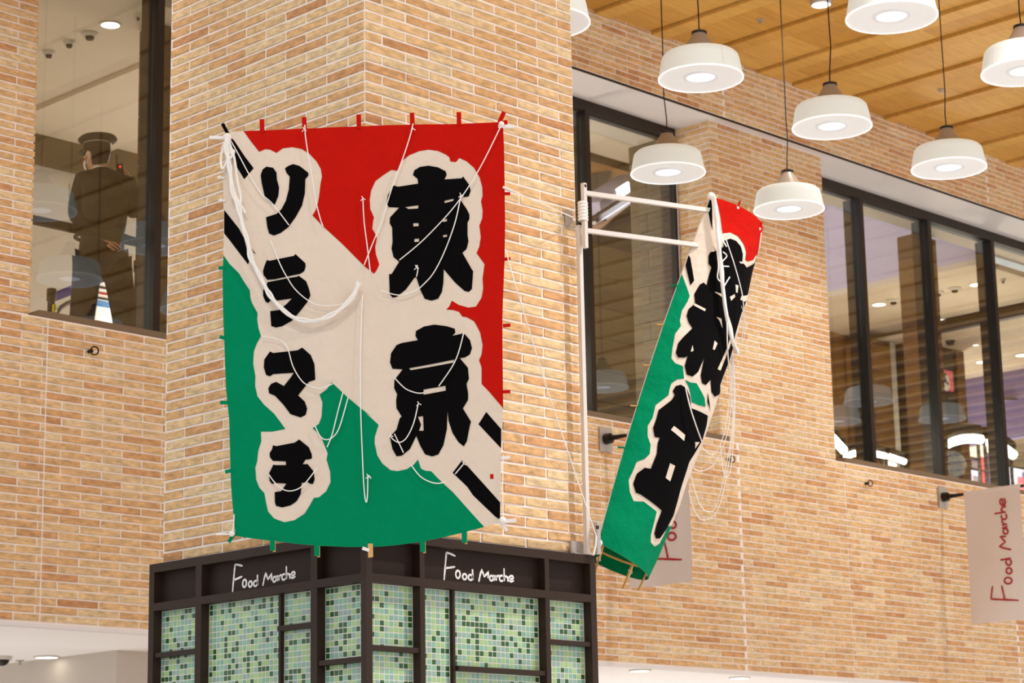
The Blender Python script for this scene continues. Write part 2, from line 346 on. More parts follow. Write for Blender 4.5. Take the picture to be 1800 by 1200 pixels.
# small fixtures on the wooden ceiling
def ceil_bits(px, py, label):
    q = at_z(px, py, ZC); q.z = ZC-.002
    t = thing('sprinkler_head', q, label, 'sprinkler')
    MB().lathe([(.032, 0), (.032, -.006), (.02, -.01), (.008, -.012), (.008, -.026)], q, 16, True, True).build('escutcheon', 'plate', t)
    MB().lathe([(.004, -.026), (.016, -.028), (.016, -.031), (.004, -.032)], q, 14, True, True).build('deflector', 'silver', t)
ceil_bits(1336, 34, 'small metal sprinkler on the wooden ceiling between the upper pendant lamps')
ceil_bits(1654, 157, 'small metal sprinkler on the wooden ceiling beside a long lamp cord')
q = at_z(1443, -1, ZC-.03); disc_fixture('ceiling_downlight', q, .075, 'round white downlight in the wooden ceiling at the top edge of the view', 'downlight', ring='plate', h=.05)
q = at_z(1748, 127, ZC); t = thing('ceiling_hatch', (q.x+.2, q.y-.1, ZC-.004), 'brown recessed access slot in the wooden ceiling behind the right edge lamp', 'hatch')
MB().box((q.x, q.y-.35, ZC-.006), (q.x+.35, q.y, ZC)).build('cover', 'sill', t)
MB().box((q.x-.012, q.y-.362, ZC-.010), (q.x, q.y+.012, ZC)).box((q.x, q.y, ZC-.010), (q.x+.35, q.y+.012, ZC)).build('frame', 'groove', t)
# ------------------------------------------------------------------ pendant lamps
def make_lamp():
    t = thing('pendant_lamp', (0, 0, 0), 'x', 'lamp', 'drum pendant lamps')
    R = .25
    sh = MB().lathe([(R, .0), (R-.006, .03), (R-.018, .10), (R-.026, .132), (R-.04, .146), (R-.07, .150), (.09, .152)], n=48).build('shade', 'shade', t)
    MB().bar((R*math.cos(3.6)*.995, R*math.sin(3.6)*.995, .004), ((R-.024)*math.cos(3.6)*1.0, (R-.024)*math.sin(3.6)*1.0, .128), .003, .003).build('seam', 'seam', sh)
    MB().lathe([(R-.004, -.001), (R+.002, -.001), (R+.002, .007), (R-.010, .008)], n=48).build('rim', 'rim', t)
    MB().lathe([(R-.004, .004), (.16, .010), (.105, .012)], n=48).build('diffuser', 'diff', t)
    MB().lathe([(.106, .011), (.104, .006), (.086, .004), (.082, .010)], n=40).build('reflector_ring', 'ring', t)
    MB().lathe([(.084, .012), (.04, .016), (.002, .017)], n=32).build('lens', 'lens', t)
    MB().lathe([(.125, .150), (.102, .182), (.08, .212), (.056, .248), (.042, .272), (.039, .28)], n=32).build('neck', 'neck', t)
    MB().lathe([(.046, .278), (.046, .29), (.03, .297), (.008, .30)], n=24, cap0=True).build('cap', 'cap', t)
    return t
def cord(t, L, bend):
    pts = [(0, 0, .268), (-.004, 0, .36), (bend, 0, .5), (bend*.9, bend*.2, .62), (bend*.7, 0, .9), (bend*.5, 0, L)]
    MB().tube(pts, .0042, 6).build('cord', 'cord', t).matrix_world = t.matrix_world
lab = [(8.48, 7.95, 'drum pendant lamp half hidden by the brick pillar at the top'),
       (9.81, 7.95, 'drum pendant lamp before the brick header beside a lower lamp cord'),
       (11.115, 9.32, 'drum pendant lamp hanging before the middle window above the two steel arms'),
       (11.13, 7.98, 'drum pendant lamp in the centre of the right hand cluster above the pier'),
       (12.43, 9.32, 'drum pendant lamp nearest the red corner of the leaning kite'),
       (9.81, 6.6, 'largest looking drum pendant lamp cut by the top edge of the photo'),
       (12.43, 7.98, 'drum pendant lamp hanging over the white soffit on the right'),
       (11.13, 6.59, 'drum pendant lamp cut by the right edge of the photo'),
       (9.80, 9.50, 'lamp hidden behind the brick pillar, mirrored low beside the guard'),
       (9.70, 10.72, 'drum pendant lamp hidden behind the brick pillar, mirrored beside the left window mullion'),
       (8.55, 10.95, 'drum pendant lamp hidden behind the brick pillar, mirrored at the left window jamb'),
       (16.1, 9.38, 'drum pendant lamp beyond the right edge, mirrored low in the middle window'),
       (18.72, 10.66, 'drum pendant lamp beyond the right edge, mirrored between the first two right window mullions'),
       (19.35, 9.80, 'drum pendant lamp beyond the right edge, mirrored beside the right pier'),
       (20.1, 10.62, 'drum pendant lamp beyond the right edge, mirrored in front of the black column')]
proto = make_lamp(); kids = list(proto.children_recursive)
for i, (x, y, lb) in enumerate(lab):
    if i == 0: t = proto
    else:
        t = proto.copy(); C.objects.link(t); mp = {proto: t}
        for k in kids:
            c = k.copy(); C.objects.link(c); c.parent = mp[k.parent]; mp[k] = c
    t.location = (x, y, 6.0); t.rotation_euler = (0, 0, i*.8); t['label'] = lb
    t.matrix_world = Matrix.Translation((x, y, 6.0)) @ Matrix.Rotation(i*.8, 4, 'Z')
    b = MB(); bend = random.uniform(-.03, .03)
    b.tube([(0, 0, .296), (-.004, 0, .38), (bend, 0, .54), (bend*.9, bend*.2, .66), (bend*.7, 0, .9), (bend*.5, 0, ZC-6.0-.005)], .0042, 6)
    link('cord', b.mesh('cord'), 'cord', t)
# ------------------------------------------------------------------ windows
def window(n, x0, x1, mulls, top=True):
    w_ = MB().box((x0, YG-.03, ZH-.10), (x1, YG+.09, ZH-.005)).build('window_%d' % n, 'bronze'); tag(w_, kind='structure')
    MB().box((x0, YW+.005, ZS-.03), (x1, YG+.12, ZS+.015)).build('window_sill', 'sill', w_)
    MB().box((x0, YG-.02, ZS+.015), (x1, YG+.06, ZS+.05)).build('bottom_rail', 'bronze', w_)
    for xa, xb in ((x0, x0+.028), (x1-.028, x1)): MB().box((xa, YG-.028, ZS+.015), (xb, YG+.13, ZH-.10)).build('jamb', 'bronze', w_)
    edges = [x0]+[m for m in mulls]+[x1]
    for m in mulls:
        b = MB().box((m, YG-.05, ZS+.015), (m+.055, YG-.044, ZH-.10)).build('mullion', 'bronze', w_)
        MB().box((m, YG-.044, ZS+.015), (m+.055, YG+.14, ZH-.10)).build('mullion_core', 'black', b)
    for a, b in zip(edges, edges[1:]):
        MB().box((a+.002, YG, ZS+.05), (b-.002, YG+.008, ZH-.10)).build('pane', 'glass', w_)
    return w_
window(1, 7.60, 10.39, [8.785])
window(2, 11.61, 14.265, [13.10])
window(3, 15.85, 23.5, [16.90, 18.02, 19.14, 20.3, 21.5])
tag(MB().box((14.254, YG-.04, ZS+.02), (14.263, YG-.032, ZH-.1)).build('trim_4', 'soffit'), kind='structure')
# ------------------------------------------------------------------ upper floor behind the windows
ZF = 4.72
def struct(name, b, m): return tag(b.build(name, m), kind='structure')
struct('floor_upper', MB().box((4, YG+.16, ZF-.15), (30, 24, ZF)), 'floor')
struct('ceiling_upper_left', MB().box((4, YG+.15, 7.40), (11.0, 15, 7.5)), 'beige')
# coffer ribs seen as soft lines in that ceiling
struct('trim_5', MB().box((9.55, YG+.3, 7.36), (10.6, 14.95, 7.40)), 'beige')
struct('wall_back_left', MB().box((4, 15.0, ZF), (11.4, 15.1, 7.5)), 'gray')
struct('trim_6', MB().box((4, 14.93, 7.12), (11.4, 15.0, 7.40)), 'dstone')
struct('wall_side_left', MB().box((6.2, YG+.16, ZF), (6.3, 15, 7.5)), 'gray')
# stone clad column beside the left window mullion
col1 = thing('stone_column', (9.28, 12.45, ZF), 'dark stone clad column behind the left window beside the mullion', 'column')
def clad(t, x0, y0, x1, y1, z0, z1, course, m):
    z = z0; MB().box((x0+.012, y0+.012, z0), (x1-.012, y1-.012, z1)).build('core', 'black', t)
    while z < z1-.02:
        zz = min(z1, z+course*random.uniform(.85, 1.15)); MB().box((x0, y0, z), (x1, y1, zz-.006)).build('stone_slab', m, t); z = zz
clad(col1, 9.15, 12.34, 9.32, 12.56, ZF, 7.40, .42, 'cstone')
# middle: stone wall facing left, open well beyond
ws = struct('wall_stone', MB().box((14.33, YG+.16, ZF), (14.5, 12.44, 7.6)), 'black')
z = ZF; k = 0
while z < 7.6:
    for y0_, y1_ in (((YG+.17, 12.25), (12.25, 12.44)) if k % 2 else ((YG+.17, 12.44),)): MB().box((14.31, y0_+.002, z+.002), (14.33, y1_-.002, min(7.6, z+.16)-.002)).build('stone_slab', 'dstone', ws)
    z += .16; k += 1
struct('ceiling_upper_middle', MB().box((10.9, YG+.15, 7.60), (15.9, 12.75, 7.7)), 'beige')
struct('wall_well', MB().box((11.3, 16.4, ZF), (16.9, 16.5, 9.2)), 'lav')
struct('ceiling_well', MB().box((11.0, 12.8, 8.9), (16.9, 16.5, 9.0)), 'gray')
struct('trim_7', MB().box((11.0, 12.75, 7.56), (15.9, 12.83, 7.75)), 'bronze')
def lit_bar(name, a, b, w_, label, group=None, m='glow', house='silver'):
    a, b = Vector(a), Vector(b); t = thing(name, (a+b)/2, label, 'light', group)
    MB().bar(a+Z_*.03, b+Z_*.03, w_*1.5, .05).build('housing', house, t); MB().bar(a, b, w_, .03).build('tube', m, t); return t
q0, q1 = at_y(1062, 290, 15.6), at_y(1104, 248, 15.2); lit_bar('linear_light', q0, q1, .14, 'upper bright linear light seen through the middle window')
q0, q1 = at_y(1047, 345, 15.05), at_y(1060, 310, 15.15); lit_bar('linear_light', q0, q1, .14, 'lower left bright linear light beside the middle window mullion')
q0, q1 = at_y(1040, 268, 14.6), at_y(1048, 255, 14.6); t = lit_bar('linear_light', q0, q1, .10, 'short bright linear light next to the middle window mullion'); MB().tube([(q0+q1)/2+Z_*.05, Vector(((q0.x+q1.x)/2, 14.6, 8.9))], .008, 6).build('hanger', 'dark', t)
q0, q1 = at_y(1012, 300, 13.58), at_y(1016, 212, 13.58); lit_bar('linear_light', q0, q1, .10, 'bright upright light strip at the pillar edge behind the middle window')
be = thing('bridge_beam', at_y(1075, 345, 14.6), 'lavender lit beam crossing the well behind the middle window', 'beam')
a, b = at_y(1030, 372, 14.2), at_y(1113, 318, 14.9)
MB().bar(a, b, .3, .16).build('beam', 'lav', be); MB().bar(a-Z_*.1+Vector((0, -.1, 0)), b-Z_*.1+Vector((0, -.1, 0)), .25, .05).build('flange', 'bronze', be)
for u0, u1 in ((.38, .62),): MB().bar(a.lerp(b, u0)-Vector((0, .17, -.02)), a.lerp(b, u1)-Vector((0, .17, -.02)), .02, .10).build('light_panel', 'glow', be)
a, b = at_y(1043, 392, 13.6), at_y(1105, 352, 14.2); lit_bar('handrail_light', a, b, .05, 'thin bright rail below the lavender beam behind the middle window', m='steel', house='bronze')
a, b = at_y(1030, 403, 13.6), at_y(1112, 353, 13.6); c_ = at_y(1200, 353, 13.6)
wlo = struct('wall_stair', MB().hexa([(a.x-1, 13.62, ZF), (c_.x, 13.62, ZF), (c_.x, 13.7, ZF), (a.x-1, 13.7, ZF), (a.x-1, 13.62, a.z-.9), (c_.x, 13.62, b.z+.5), (c_.x, 13.7, b.z+.5), (a.x-1, 13.7, a.z-.9)]), 'black')
z = ZF
while z < 7.0:
    xa = max(a.x-1, a.x+(z+.3-a.z)*(b.x-a.x)/(b.z-a.z))
    if xa < c_.x-.1: MB().box((xa, 13.6, z+.003), (c_.x, 13.63, z+.297)).build('stone_slab', 'dstone', wlo)
    z += .3
# right: rooms
struct('ceiling_upper_right', MB().box((15.9, YG+.15, 7.632), (24, 12.4, 7.72)), 'beige')
struct('wall_fascia', MB().box((19.77, 12.4, 7.56), (19.85, 15.6, 9.0)), 'lav')
struct('ceiling_cove', MB().box((15.6, 12.35, 8.85), (19.9, 18, 8.95)), 'dstone')
struct('ceiling_upper_right_inner', MB().box((19.77, 12.4, 7.5), (22.3, 15.35, 7.56)), 'beige')
struct('trim_8', MB().box((21.62, 12.4, 7.36), (21.72, 14.5, 7.56)), 'bronze')
struct('ceiling_upper_right_far', MB().box((21.72, 11.95, 7.40), (30, 19.5, 7.46)), 'beige')
struct('wall_back_right', MB().box((15.6, 15.35, ZF), (21.7, 15.45, 8.9)), 'stone')
struct('wall_far_right', MB().box((23, 19.0, ZF), (31, 19.1, 7.4)), 'gray')
struct('wall_end_right', MB().box((30, 11.95, ZF), (30.1, 19.0, 7.4)), 'gray')
c2 = thing('stone_column', (18.8, 12.5, ZF), 'tall brown stone column just behind the second and third right panes', 'column')
clad(c2, 18.62, 12.41, 19.0, 12.62, ZF, 7.62, .26, 'stone')
c3 = thing('stone_column', (21.7, 15.1, ZF), 'brown stone column further back behind the second right pane', 'column')
clad(c3, 21.40, 14.92, 21.74, 15.32, ZF, 7.39, .3, 'stone')
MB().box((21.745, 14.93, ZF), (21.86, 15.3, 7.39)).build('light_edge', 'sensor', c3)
c4 = thing('black_column', (22.4, 15.0, ZF), 'black column with a pink sign behind the third right pane', 'column')
MB().box((21.95, 14.68, ZF), (22.74, 15.4, 7.39)).build('shaft', 'black', c4)
MB().box((22.74, 14.66, ZF), (22.90, 15.4, 7.39)).build('stone_edge', 'stone', c4)
q0, q1 = at_y(1641, 646, 14.66), at_y(1675, 688, 14.66)
pk = thing('pink_sign', (q0.x, 14.66, q1.z), 'pink square floor sign with a white clock disc on the black column', 'sign')
MB().box((q0.x, 14.645, q1.z), (q1.x, 14.678, q0.z)).build('panel', 'pink', pk)
xc_, zc_, rr = q1.x-.17*1.0, (q0.z+q1.z)/2-.03, .10
MB().add([(xc_+rr*.9*math.cos(i*PI/12), 14.642, zc_+rr*1.1*math.sin(i*PI/12)) for i in range(24)], [tuple(range(24))]).build('disc', 'letter', pk)
MB().bar((xc_, 14.638, zc_), (xc_-.02, 14.638, zc_+.07), .012).bar((xc_, 14.638, zc_), (xc_+.06, 14.638, zc_-.02), .012).build('clock_hands', 'black', pk)
xf = q0.x+.12
MB().bar((xf, 14.638, zc_-.07), (xf, 14.638, zc_+.10), .02).bar((xf, 14.638, zc_+.09), (xf+.10, 14.638, zc_+.09), .02).bar((xf, 14.638, zc_+.01), (xf+.08, 14.638, zc_+.01), .02).build('letter_f', 'black', pk)
for i, (x, y, lb) in enumerate([(1545, 534, 'round downlight in the beige ceiling behind the second right pane'), (1654, 562, 'round downlight next to the dark step behind the third right pane'),
        (1717, 499, 'upper round downlight behind the third right pane'), (1727, 635, 'lower round downlight beside the third right mullion'), (1796, 623, 'round downlight at the right edge of the photo'), (1715, 605, 'small warm downlight above the black column')]):
    z_ = 7.5 if i < 3 else 7.40; q = at_z(x, y, z_); disc_fixture('downlight', q, .075 if i < 5 else .035, lb, 'downlight')
for x, y, lb in ((1678, 506, 'round smoke sensor between two downlights in the right hand ceiling'), (1648, 513, 'round smoke sensor nearest the second right mullion'), (1570, 527, 'flat round speaker in the ceiling behind the second right pane'), (1763, 490, 'tiny sprinkler behind the fourth right pane')):
    q = at_z(x, y, 7.5); t = thing('ceiling_sensor', q, lb, 'sensor'); r = .075 if x != 1763 else .03
    MB().lathe([(r, 0), (r, -.012), (r*.6, -.03)], q, 20, False, True).build('base', 'sensor', t); MB().lathe([(r*.5, -.03), (r*.4, -.05)], q, 16, False, True).build('grille', 'dark', t)
q = at_z(1670, 597, 7.40); t = thing('ceiling_sensor', q, 'dark dome camera on the ceiling above the black column', 'sensor'); MB().lathe([(.06, 0), (.06, -.02), (.04, -.06)], q, 16, False, True).build('dome', 'dark', t); MB().lathe([(.075, 0), (.075, -.01)], q, 16, False, True).build('base', 'sensor', t)
# purple bulkhead and shop beyond
struct('wall_bulkhead', MB().box((24.35, 12.0, 6.55), (24.5, 19, 7.4)), 'purple')
def cone_lamp(px, py, D, r, label, m='black'):
    q = at_y(px, py, D); t = thing('cone_pendant', q, label, 'lamp', None)
    MB().lathe([(r, 0), (r*.9, r*.12), (r*.25, r*.45), (r*.16, r*.9), (.012, r*.95)], q, 28).build('cone_shade', m, t)
    MB().lathe([(r*.96, .005), (r*.4, .02)], q, 28, False, True).build('inner_reflector', 'letter', t)
    MB().ball(q+Z_*.02, r*.22).build('bulb', 'glow', t); MB().tube([q+Z_*r*.9, Vector((q.x, q.y, 7.4))], .01).build('cord', 'cord', t)
cone_lamp(1780, 708, 15.0, .21, 'black cone pendant at the right edge behind the fourth right pane')
cone_lamp(1738, 722, 15.6, .24, 'pale green cone pendant behind the third right mullion', 'gray')
cone_lamp(1712, 752, 16.2, .2, 'small white cone pendant above the curved light', 'gray')
def arc_light(pts, D, w_, label):
    P_ = [at_y(x, y, D) for x, y in pts]; t = thing('curved_light', P_[0], label, 'light')
    MB().tube([p+Z_*w_*.9+Vector((0, .04, 0)) for p in P_], w_*.75, 8).build('housing', 'dark', t); MB().tube(P_, w_*.5, 8).build('tube', 'glow', t)
    for p in (P_[0], P_[-1]): MB().tube([p+Vector((0, .04, w_*.9)), Vector((p.x, p.y+.04, ZF))], .02, 6).build('stand', 'dark', t)
arc_light([(1657, 784), (1672, 776), (1690, 771), (1710, 770), (1724, 772)], 13.6, .11, 'curved bright tube light in front of the black column')
arc_light([(1736, 776), (1750, 780), (1766, 788), (1782, 800)], 13.6, .11, 'right half of the curved bright light behind the third mullion')
arc_light([(1462, 768), (1474, 781), (1484, 792)], 13.2, .09, 'bright slanted tube at the lower corner beside the right pier')
arc_light([(1484, 803), (1500, 797), (1518, 795), (1538, 797), (1556, 801)], 13.4, .07, 'arched bright tube low behind the first right mullion')
arc_light([(1563, 802), (1590, 811)], 13.4, .07, 'straight bright tube low behind the second right pane')
arc_light([(1556, 813), (1572, 818)], 13.6, .06, 'short bright tube at the sill behind the second right pane')
q = at_y(1728, 792, 17.5); t = thing('lit_shelf', q, 'warm white lit shop shelf behind the third right mullion', 'shelf')
a, b = at_y(1698, 804, 17.5), at_y(1752, 776, 17.5); MB().box((a.x, 17.5, a.z), (b.x, 17.6, b.z)).build('lit_back', 'warm', t); MB().box((a.x-.1, 17.4, a.z-.1), (b.x+.1, 17.7, a.z)).build('board', 'stone', t); MB().box((a.x-.1, 17.62, ZF), (b.x+.1, 17.7, a.z-.1)).build('back_panel', 'stone', t)
for (xa, ya, xb, yb, D, lb, m) in ((1700, 830, 1756, 815, 17.2, 'upper bluish lit screen beside the third right mullion', 'purple'), (1702, 858, 1763, 836, 16.4, 'white lit display screen at the sill of the third right pane', 'screen'), (1776, 868, 1812, 828, 16.4, 'white lit display screen at the right edge of the photo', 'screen')):
    a, b = at_y(xa, ya, D), at_y(xb, yb, D); t = thing('display_screen', (a.x, D, a.z), lb, 'screen')
    MB().box((a.x, D, a.z), (b.x, D+.05, b.z)).build('panel', m, t); MB().box((a.x-.03, D+.01, a.z-.03), (b.x+.03, D+.08, b.z+.03)).build('bezel', 'dark', t); MB().box((a.x+.1, D+.02, ZF), (b.x-.1, D+.07, a.z-.02)).build('stand', 'dark', t)
    for k in range(4): xx = a.x+(b.x-a.x)*(.15+.22*k); MB().box((xx, D-.012, a.z+.08), (xx+.14, D, a.z+.08+.1+.08*(k % 3))).build('shelf_item', ('lav', 'pink', 'purple', 'dark')[k], t)
# left room fixtures
q = at_z(194, 42, 7.40); disc_fixture('downlight', q, .0663, 'round lit downlight in the ceiling behind the left window', 'downlight')
for x, y, r, lb in ((158, 58, .062, 'round smoke sensor nearest the left window downlight'), (122, 72, .045, 'flat round sensor in the middle of the row behind the left window'), (86, 90, .045, 'round sensor at the left end of the row behind the left window'), (243, 24, .022, 'tiny sprinkler by the stone column behind the left window')):
    q = at_z(x, y, 7.40); t = thing('ceiling_sensor', q, lb, 'sensor')
    MB().lathe([(r, 0), (r, -.012), (r*.7, -.03)], q, 24, False, True).build('base', 'sensor', t); MB().lathe([(r*.55, -.03), (r*.45, -.05)], q, 16, False, True).build('grille', 'dark', t)
rl = thing('handrail', (8.3, 12.08, ZF), 'dark bronze handrail crossing behind the left window in front of the guard', 'handrail')
zr = at_y(155, 407, 12.08).z
MB().bar((7.4, 12.08, zr), (8.97, 12.08, zr), .05, .05).build('rail', 'bronze', rl); MB().bar((7.7, 12.08, ZF), (7.7, 12.08, zr), .03).build('post', 'bronze', rl)
def stanchion(px, py, D, lb, px2):
    q = at_y(px, py, D); t = thing('belt_post', (q.x, q.y, ZF), lb, 'post', 'belt barrier posts')
    MB().lathe([(.16, 0), (.16, .02), (.03, .03), (.027, .06), (.027, q.z-ZF-.09), (.034, q.z-ZF-.085), (.034, q.z-ZF), (.02, q.z-ZF+.005)], (q.x, q.y, ZF), 20, True, True).build('post', 'sensor' if 0 else 'bronze', t)
    MB().box((q.x-.012, q.y-.045, q.z-.33), (q.x+.012, q.y-.03, q.z-.12)).build('yellow_mark', 'yellow', t)
    if px2:
        e = at_y(243, 459, 13.4); MB().bar((q.x+.03, q.y, q.z-.05), (e.x-.06, e.y, e.z-.05), .004, .065).build('belt', 'blue', t)
stanchion(91, 508, 13.2, 'belt barrier post with yellow mark at the left jamb of the left window', 130)
stanchion(243, 459, 13.4, 'belt barrier post with yellow mark between guard and stone column', 0)
t = thing('sign_board', (9.75, 13.8, ZF), 'white notice board with a blue stripe standing behind the guard legs', 'sign')
a, b = at_y(160, 568, 13.8), at_y(212, 482, 13.8)
MB().box((a.x, 13.8, ZF), (b.x, 13.83, b.z)).build('board', 'letter', t); c_ = at_y(185, 535, 13.79); MB().box((a.x+.02, 13.792, c_.z-.02), (b.x-.02, 13.8, c_.z+.025)).build('stripe', 'bluep', t)
for k, (yy, m) in enumerate(((505, 'dark'), (515, 'redink'), (524, 'dark'))):
    c_ = at_y(180, yy, 13.79); MB().box((c_.x-.07, 13.792, c_.z-.008), (c_.x+.08, 13.8, c_.z+.008)).build('print_line', m, t)
t = thing('chrome_rail', at_y(110, 540, 13.0), 'curved chrome rail low in the left window behind the belt post', 'rail')
MB().tube([at_y(x, y, 13.0) for x, y in ((100, 552), (106, 541), (118, 533), (135, 527), (150, 524))], .018, 8).build('tube', 'silver', t); MB().tube([at_y(101, 546, 13.0), Vector((at_y(101, 546, 13.0).x, 13.0, ZF))], .015, 8).build('leg', 'silver', t)
# arcade level below: grey block, downlights
struct('wall_arcade', MB().box((8.884, 12.321, 0), (13, 16.8, 2.95)), 'gray')
for x, y, lb in ((82, 1153, 'round downlight in the white arcade ceiling at lower left'), (1125, 1177, 'left downlight under the brick wall right of the mosaic casing'), (1300, 1190, 'right downlight under the brick wall at the bottom edge')):
    q = at_z(x, y, 2.95); disc_fixture('downlight', q, .075, lb, 'downlight')
q = at_z(4, 1153, 2.95); t = thing('dome_camera', q, 'dark dome camera on the arcade ceiling at the left edge', 'camera'); MB().ball(q-Z_*.02, (.05, .05, .045)).build('dome', 'dark', t); MB().lathe([(.065, 0), (.065, -.025)], q, 20, False, True).build('base', 'sensor', t)
q = at_z(35, 1160, 2.95); t = thing('sprinkler_head', q, 'small sprinkler on the arcade ceiling next to the dome camera', 'sprinkler'); MB().lathe([(.03, 0), (.03, -.006), (.01, -.01), (.01, -.03), (.02, -.033)], q, 14, False, True).build('head', 'plate', t)
struct('floor', MB().box((-8, -8, -.1), (30, 24, 0)), 'floor')
# ------------------------------------------------------------------ casing with mosaic panels at the pillar foot
OF = .06; BX, BY = XC-OF, YC-OF; ZT = 3.003
cs = thing('mosaic_casing', (BX, BY, 0), 'dark brown framed casing with green mosaic panels around the pillar foot', 'kiosk')
RW, LW = 1.50, 1.578
def fp(face, u, z, d=0):  # face point: u from corner, d outward from the frame front
    return Vector((BX+u, BY-d, z)) if face == 'R' else Vector((BX-d, BY+u, z))
def slab(b, face, u0, u1, z0, z1, d0, d1):
    p, q = fp(face, u0, z0, d0), fp(face, u1, z1, d1); return b.box(p, q)
for face, W_, posts, thin, slats, name in (('R', RW, (.325, 1.141), (.554,), ((.035, .325, 2.487), (.57, 1.141, 2.42), (1.169, 1.467, 2.572)), 'right'),
                                ('L', LW, (.33, 1.168), (.615,), ((.035, .33, 2.438), (.375, .615, 2.615), (1.215, 1.53, 2.56)), 'left')):
    fw = .03 if face == 'R' else .045
    cw = .036
    b = MB(); slab(b, face, W_-.04, W_, 0, ZT, 0, -.055); b.build('end_post', 'case', cs)
    b = MB(); slab(b, face, cw, W_-.04, ZT-.042, ZT, 0, -.05); b.build('top_rail', 'case', cs)
    b = MB(); slab(b, face, cw, W_-.04, 2.774, 2.811, 0, -.05); b.build('middle_rail', 'case', cs)
    for u in posts: b = MB(); slab(b, face, u, u+fw, 0, ZT-.042, -.001, -.05); b.build('post', 'case', cs)
    for u in thin: b = MB(); slab(b, face, u, u+.014, 0, 2.774, -.028, -.05); b.build('thin_post', 'case', cs)
    for u0, u1, z_ in slats: b = MB(); slab(b, face, u0, u1, z_-.011, z_+.011, -.008, -.05); b.build('slat', 'case', cs)
    b = MB(); slab(b, face, cw, W_-.04, 2.811, ZT-.042, -.048, -.056); b.build('sign_panel', 'casein', cs)
    b = MB(); slab(b, face, cw, W_-.04, 0, 2.774, -.050, -.056); g_ = b.build('grout_panel', 'grout', cs)
    # tiles, 6-7 px each: real geometry, one part per face
    us = sorted([(cw, posts[0]), (posts[0]+fw, thin[0] if thin[0] > posts[0] else posts[1]), (thin[0]+.02, posts[1]), (posts[1]+fw, W_-.04)])
    tb = MB(); P_ = .027; G_ = .0045; zt_ = 2.770
    for (ua, ub) in us:
        n = int((ub-ua-.004)/P_); pu = (ub-ua-.004)/n; r = 0
        while zt_-r*.0262 > 1.2:
            z1 = zt_-r*.0262; z0 = z1-.0262+G_; r += 1
            for i in range(n):
                u0 = ua+.003+i*pu; slab(tb, face, u0, u0+pu-G_, z0, z1, -.0490, -.0505)
    o = tb.build('mosaic_tiles', 'tile', cs); o['kind'] = 'stuff'
MB().box((BX, BY, 0), (BX+.036, BY+.036, ZT)).build('corner_post', 'case', cs)
MB().box((BX+.03, BY+.03, ZT-.008), (BX+RW-.003, BY+OF-.013, ZT-.001)).box((BX+.03, BY+.03, ZT-.008), (BX+OF-.013, BY+LW-.003, ZT-.001)).build('top_cover', 'case', cs)
# handwriting: strokes in a local frame (u right, v up), F is 1.0*0.135 m high
def arc(cx, cy, rx, ry, a0, a1, n=14): return [(cx+rx*math.cos(math.radians(a0+(a1-a0)*i/n)), cy+ry*math.sin(math.radians(a0+(a1-a0)*i/n))) for i in range(n+1)]
RAW = [[(664, 205), (655, 300), (645, 412)], [(664, 207), (695, 218), (725, 232)], [(655, 317), (690, 312), (722, 307)],
       arc(741, 360, 15, 27, -80, 285), arc(787, 376, 14, 20, -80, 285), arc(828, 381, 15, 19, -60, 300), [(842, 322), (843, 360), (846, 399)],
       [(885, 412), (895, 365), (906, 325), (925, 376), (954, 340), (950, 386)], arc(975, 386, 13, 18, -60, 300), [(992, 362), (993, 385), (998, 404)],
       [(1004, 365), (1008, 385), (1010, 404)], [(1008, 384), (1018, 370), (1032, 368)], arc(1046, 387, 14, 20, -50, -320),
       [(1066, 315), (1066, 360), (1067, 407)], [(1067, 388), (1078, 372), (1090, 378), (1093, 412)],
       [(1100, 393), (1120, 391), (1132, 386), (1127, 371), (1114, 368), (1102, 380), (1100, 398), (1112, 411), (1135, 404)]]
TXT = [[((x-645)*.000933, (412-(y-.1*(x-660)))*.00066) for x, y in s] for s in RAW]
def ribbons(f, wd, th=.0015):
    """flat round-ended strokes mapped by f(u,v,d)"""
    b = MB()
    for s in TXT:
        pts = []
        for (x0, y0), (x1, y1) in zip(s, s[1:]):
            pts += [(x0+(x1-x0)*t/3, y0+(y1-y0)*t/3) for t in range(3)]
        pts.append(s[-1]); L_ = []; R_ = []
        for i, p in enumerate(pts):
            q0, q1 = pts[max(i-1, 0)], pts[min(i+1, len(pts)-1)]; dx, dy = q1[0]-q0[0], q1[1]-q0[1]; l = math.hypot(dx, dy) or 1
            k = wd/2*(.75 if i in (0, len(pts)-1) else 1)*(1+.12*math.sin(i*2.1))
            L_.append((p[0]-dy/l*k, p[1]+dx/l*k)); R_.append((p[0]+dy/l*k, p[1]-dx/l*k))
        n = len(pts)
        vs = [f(*p, th) for p in L_]+[f(*p, th) for p in R_]+[f(*p, 0) for p in L_]+[f(*p, 0) for p in R_]; fs = []
        for i in range(n-1):
            fs += [(i, i+1, n+i+1, n+i), (i, 2*n+i, 2*n+i+1, i+1), (n+i, n+i+1, 3*n+i+1, 3*n+i)]
        fs += [(0, n, 3*n, 2*n), (n-1, 2*n-1, 4*n-1, 3*n-1)]
        b.add(vs, fs)
    return b
ribbons(lambda u, v, d: fp('R', .519+u, 2.812+v, -.048+d), .0095).build('lettering', 'letter', cs)
ribbons(lambda u, v, d: fp('L', .991-u, 2.812+v, -.048+d), .0095).build('lettering', 'letter', cs)
